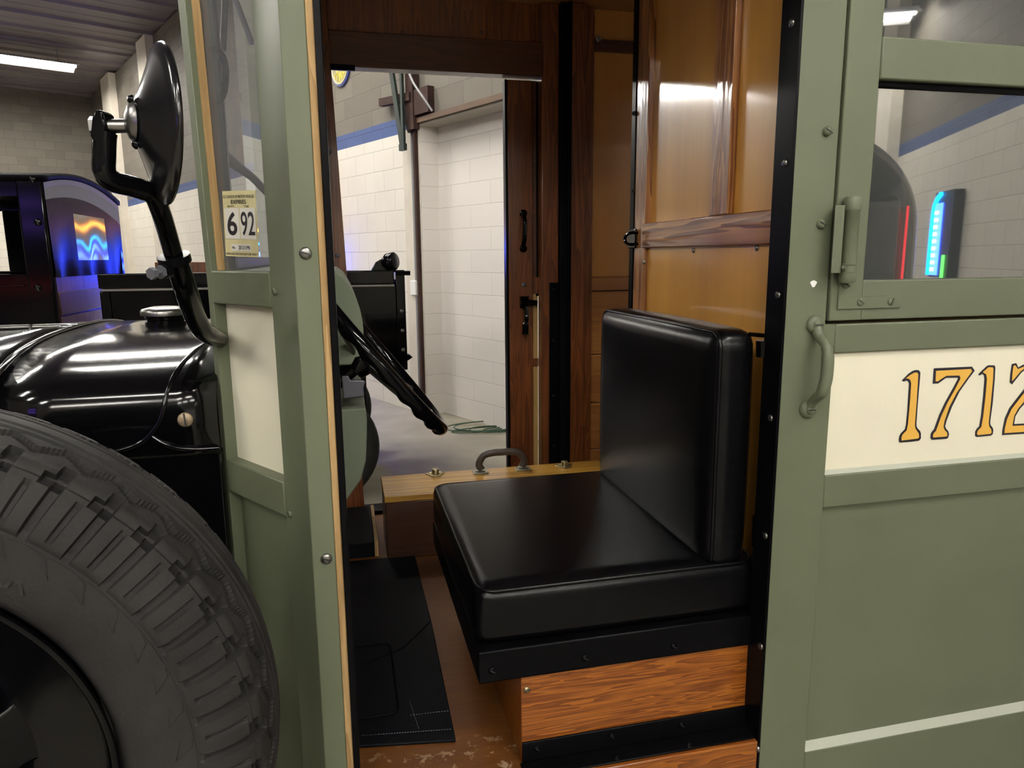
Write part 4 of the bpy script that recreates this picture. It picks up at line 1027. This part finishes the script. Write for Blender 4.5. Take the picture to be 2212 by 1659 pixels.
# ================================================================== BLACK PICKUP BEYOND THE TRUCK
PY = 3.35
pk = thing('pickup_truck', (-1.0, PY+.65, 0), 'black antique pickup truck with canvas rear curtain parked beyond the green truck', 'truck')
def kx(px, py, Y=PY): return at(px, py, Y=Y)
XK = kx(97, 450).x                                    # rear face of the cab
PW = 1.36
zr = kx(97, 400).z
cabs = group_part('cab', pk)
def rb(name, mat, x0, x1, y0, y1, z0, z1, par, bevel=.004, label=None): return bx(name, mat, x0, x1, y0, y1, z0, z1, par, bevel, label)
zwin0, zwin1 = kx(60, 592).z, kx(60, 425).z
rb('door_panel', 'black', XK-1.1, XK-.02, PY, PY+.04, .78, zwin0, cabs, label='black pickup door')
rb('side_header', 'black', XK-1.1, XK-.02, PY, PY+.04, zwin1, zr+.02, cabs)
rb('corner_post', 'black', XK-.13, XK, PY-.004, PY+.05, .78, zr+.03, cabs, .012)
rb('door_post', 'black', XK-1.1, XK-1.02, PY, PY+.05, zwin0, zwin1, cabs)
rb('window_post', 'black', XK-.52, XK-.48, PY+.004, PY+.03, zwin0, zwin1, cabs)
rb('door_moulding', 'black', XK-1.1, XK-.14, PY-.008, PY-.0005, kx(50, 617).z-.008, kx(50, 617).z+.008, cabs)
rb('door_handle', 'chrome', XK-.38, XK-.30, PY-.03, PY-.008, kx(45, 632).z-.010, kx(45, 632).z+.01, cabs)
for y in (388, 480, 622): screw(kx(70 if y < 400 else 82, y, PY-.005), (0, -1, 0), .02, 'black', cabs, 20, name='rivet')
rb('far_side', 'black', XK-1.1, XK-.02, PY+PW-.04, PY+PW, .78, zwin0, cabs)
xq = kx(8, 500, PY+PW-.04).x
rb('far_curtain', 'black_dull', xq, XK-.12, PY+PW-.03, PY+PW-.01, zwin0, zwin1, cabs)
rb('far_header', 'black', XK-1.1, XK-.02, PY+PW-.04, PY+PW, zwin1, zr, cabs)
rb('far_post', 'black', XK-.12, XK, PY+PW-.05, PY+PW, .78, zr-.02, cabs)
rb('cab_floor', 'black_dull', XK-1.2, XK, PY+.05, PY+PW-.05, .70, .78, cabs)
rb('front_cowl', 'black', XK-1.25, XK-1.11, PY, PY+PW, .6, zwin0, cabs)
# roof with a gentle crown
def crown(f): return zr+.075*(1-(2*f-1)**2)*1.0-.035*f
rows = []
for x in (XK-1.2, XK-.6, XK+.012):
    rows.append([(x, PY-.01+(PW+.02)*i/16, crown(i/16)+.035) for i in range(17)])
MB().grid(rows).build('roof', 'black_dull', cabs, smooth=60, solid=.03)
# rear curtain hung from the roof: trim with blue light painted in, pale band, black vinyl with a clear window
def cpt(f, z, e=0): return (XK+.004+e, PY+.01+(PW-.02)*f, z)
NZ = 28; NF = 40
zl = kx(115, 600).z
def ripple(f, v): return .010*sin(f*17+1.3)*v*v+.014*sin(f*31)*max(0, v-.55)
wf0, wf1 = .30, .735
zc1, zc0 = kx(170, 467, PY+.7).z, kx(170, 562, PY+.7).z
def ztop(f): return crown(f)+.015
fsx = [0, .06, .12, .18, .24, .30, .35, .40, .45, .50, .55, .60, .65, .70, .735, .79, .85, .90, .95, 1.0]
def vrow(v0, v1, n): return [v0+(v1-v0)*i/n for i in range(n+1)]
zb1 = -.11
cur = MB(); band = MB(); trim = MB(); pane = MB()
def patch(mb, f0, f1, za, zb, nf=10, nz=10, e=0):
    rows = []
    for i in range(nz+1):
        row = []
        for j in range(nf+1):
            f = f0+(f1-f0)*j/nf; A, Bq = za(f), zb(f); z = A+(Bq-A)*i/nz
            v = (zr-z)/(zr-zl); row.append(cpt(f, z, e+ripple(f, max(0, v))))
        rows.append(row)
    mb.grid(rows)
bandb = lambda f: ztop(f)-.030-.060*(1+.7*f)
patch(trim, 0, 1, ztop, lambda f: ztop(f)-.029, 20, 1)
patch(band, 0, 1, lambda f: ztop(f)-.029, bandb, 20, 2)
patch(cur, 0, 1, bandb, lambda f: zc1, 24, 6)
patch(cur, 0, wf0, lambda f: zc1, lambda f: zc0, 8, 8); patch(cur, wf1, 1, lambda f: zc1, lambda f: zc0, 8, 8)
patch(cur, 0, 1, lambda f: zc0, lambda f: zl, 30, 10)
patch(pane, wf0, wf1, lambda f: zc1, lambda f: zc0, 14, 12, -.001)
cu_ = group_part('rear_curtain', pk)
cur.build('curtain', 'sidecurtain', cu_, smooth=70); trim.build('blue_lit_trim', 'sign_blue', cu_, smooth=70, label='trim along the roof edge, coloured for the blue light on it')
band.build('pale_band', 'offwhite', cu_, smooth=70); pane.build('clear_window', 'celluloid', cu_, smooth=80, label='clear plastic window in the curtain')
rb('seat_back', 'wood_far', XK-.08, XK-.02, PY+.05, PY+PW-.05, .78, zl+.02, pk)
for i, zz in enumerate((.95, 1.10, 1.24)):
    rb('rear_board', 'wood_head', XK-.018, XK+.004, PY+.05, PY+PW-.05, zz, zz+.13, pk, .003)
# bed
bed = group_part('cargo_bed', pk)
x0, x1 = kx(210, 585).x, kx(872, 588).x
zt_, zb_ = kx(500, 588).z, kx(876, 782).z
zm_ = kx(300, 627).z
rb('side_panel', 'black', x0, x1-.05, PY+.01, PY+.04, zb_, zm_, bed)
rb('top_rail', 'black', x0, x1-.06, PY-.015, PY+.045, zm_+.012, zt_, bed, .006)
rb('moulding', 'steel', x0+.01, x1-.06, PY-.004, PY+.009, zm_-.004, zm_+.010, bed, .002)
rb('corner_stake', 'black', x1-.05, x1+.005, PY, PY+.05, zb_-.05, zt_, bed)
rb('front_stake', 'black', x0, x0+.05, PY-.004, PY+.009, zb_, zm_-.006, bed)
rb('front_board', 'wood_far', x0, x0+.03, PY+.05, PY+PW-.05, zb_, zt_-.04, bed)
rb('far_side_panel', 'black', x0, x1, PY+PW-.05, PY+PW-.02, zb_, zm_, bed)
rb('far_top_board', 'wood_far', x0, kx(660, 575, PY+PW).x, PY+PW-.07, PY+PW-.03, zm_, zt_+.055, bed, label='brown wooden board on the far side of the bed')
rb('tailgate', 'black', x1-.02, x1+.01, PY+.06, PY+PW-.08, zb_, zt_-.02, bed)
rb('bed_floor', 'black_dull', x0, x1, PY+.05, PY+PW-.06, zb_, zb_+.03, bed)
for z_ in (.98, 1.1, 1.22): screw((x1-.02, PY-.001, z_), (0, -1, 0), .012, 'steel', bed, 20, name='bolt')
# lamp and bracket bolted over the tail of the bed
lm = group_part('tail_lamp', pk)
lq = MB()
a_ = [kx(x, y, PY+.1) for x, y in ((800, 588), (812, 566), (822, 560), (835, 560), (838, 570), (850, 574), (856, 588))]
lq.prism(a_, (0, .10, 0)); lq.build('bracket', 'black', lm, bevel=.004)
MB().lathe(kx(843, 565, PY+.1), (.8, -.55, .1), [(0, -.05), (.035, -.045), (.052, -.02), (.055, .03), (.045, .04), (0, .042)], 24).build('lamp_body', 'black', lm, smooth=50)
MB().tube([kx(855, 590, PY), kx(886, 590, PY)], .014, 8).build('lamp_arm', 'black', lm)
ft = MB().prism([kx(x, y, PY) for x, y in ((848, 762), (868, 770), (884, 766), (892, 772), (880, 780), (855, 785), (838, 780))], (0, .08, 0)); ft.build('step_foot', 'black', pk, bevel=.003)
rb('chassis_rail', 'black', XK-1.6, x1-.25, PY+.3, PY+.36, .52, .62, pk); rb('chassis_rail', 'black', XK-1.6, x1-.25, PY+PW-.36, PY+PW-.3, .52, .62, pk)
rb('bed_sill', 'black', x0, x1-.25, PY+.15, PY+PW-.15, .62, zb_-.001, pk)
xw = kx(822, 985, PY-.02).x-.37
for x, y in ((xw, PY+.05), (xw, PY+PW-.05), (xw-2.55, PY+.05), (xw-2.55, PY+PW-.05)): road_wheel(x, y, pk)
# hood, mostly hidden by the mirror truck's hood
rb('hood', 'hood', XK-2.3, XK-1.25, PY+.3, PY+PW-.3, .75, 1.32, pk, .08)

# ================================================================== NEON SIGNS AND A VAN SEEN ONLY IN REFLECTIONS
ns = thing('neon_sign', rw(12.05, .3, 1.3), 'tall blue neon sign on the white wall, mirrored in the dark side window', 'sign')
rmb(MB().box(11.72, 12.22, -.30, -.21, 1.3, 2.14)).build('sign_board', 'ink', ns, smooth=0)
rmb(MB().tube(spline([(12.20, -.315, 1.32), (12.20, -.315, 1.9), (12.15, -.315, 2.05), (12.02, -.315, 2.12)], 5), .022, 8)).build('cyan_tube', 'neon_cyan', ns)
rmb(MB().box(11.98, 12.17, -.312, -.301, 1.32, 2.03)).build('blue_panel', 'neon_blue', ns, smooth=0)
pkm = MB()
for i in range(9): pkm.box(12.05, 12.11, -.33, -.318, 1.36+i*.07, 1.395+i*.07)
rmb(pkm).build('pink_tubes', 'neon_pink', ns, smooth=0)
rmb(MB().tube([(11.84, -.30, 1.3), (11.84, -.30, 1.52)], .02, 8)).build('green_tube', 'neon_green', ns)
# neon on the long wall that lights the pickup's rear curtain (hidden from here by the door pillar)
n2 = thing('neon_sign', rw(-2.9, .3, 1.3), 'blue and orange neon sign on the white wall behind the door pillar', 'sign')
rmb(MB().box(-4.25, -1.62, -.26, -.21, 1.3, 2.02)).build('sign_board', 'ink', n2, smooth=0)
rmb(MB().tube([(-4.2, -.30, 1.46), (-1.66, -.30, 1.46)], .035, 8)).build('blue_tube', 'neon_deep', n2)
rmb(MB().tube([(-4.2, -.30, 1.60), (-1.66, -.30, 1.60)], .03, 8)).build('blue_tube', 'neon_deep', n2)
rmb(MB().tube([(-4.2, -.30, 1.74), (-1.66, -.30, 1.74)], .018, 8)).build('cyan_tube', 'neon_cyan', n2)
rmb(MB().tube([(-4.2, -.30, 1.92), (-1.66, -.30, 1.92)], .022, 8)).build('orange_tube', 'neon_orange', n2)
# red and violet neon behind the photographer
n3 = thing('neon_sign', (-4.5, -3.2, 1.4), 'red and violet neon sign behind the camera, outside the picture', 'sign')
MB().box(-5.3, -3.7, -3.3, -3.22, 1.0, 2.6).build('sign_board', 'ink', n3, smooth=0)
MB().box(-4.55, -4.45, -3.3, -3.2, 0, 1.0).build('stand', 'ink', n3, smooth=0)
MB().tube([(-5.2, -3.18, 1.2), (-3.8, -3.18, 1.2)], .03, 8).build('red_tube', 'neon_red', n3)
MB().tube([(-5.2, -3.18, 2.0), (-3.8, -3.18, 2.0)], .04, 8).build('violet_tube', 'neon_violet', n3)
MB().tube([(-5.2, -3.18, 2.3), (-3.8, -3.18, 2.3)], .04, 8).build('violet_tube', 'neon_violet', n3)
vn = thing('panel_van', (1.9, -2.6, 0), 'grey round-roofed van behind the camera, mirrored in the dark side window', 'van')
vx0, vx1, vy0, vy1 = 1.45, 2.72, -3.2, -1.62
vs, fs = rounded(vx0, vx1, vy0, vy1, .45, 2.12, .45, 20, (.05, .05, .03))
MB().add(vs, fs).build('body', 'van', vn, smooth=80)
vs, fs = rounded(1.75, 2.38, vy1-.04, vy1+.06, 1.15, 1.80, .045, 12)
MB().add(vs, fs).build('window', 'dark_glass', vn, smooth=80)
MB().tube([(2.43, -1.60, 1.25), (2.43, -1.60, 1.75)], .005, 8).build('red_tube', 'neon_red', vn)  # glowing line standing in for red neon reflected in the body
for x in (1.8, 2.4): 
    MB().lathe((x, vy1-.2, .36), (0, 1, 0), [(0, -.1), (.33, -.1), (.36, -.05), (.36, .05), (.33, .1), (0, .1)], 32).build('wheel', 'rubber', vn, smooth=50)
    MB().lathe((x, vy0+.2, .36), (0, 1, 0), [(0, -.1), (.33, -.1), (.36, -.05), (.36, .05), (.33, .1), (0, .1)], 32).build('wheel', 'rubber', vn, smooth=50)
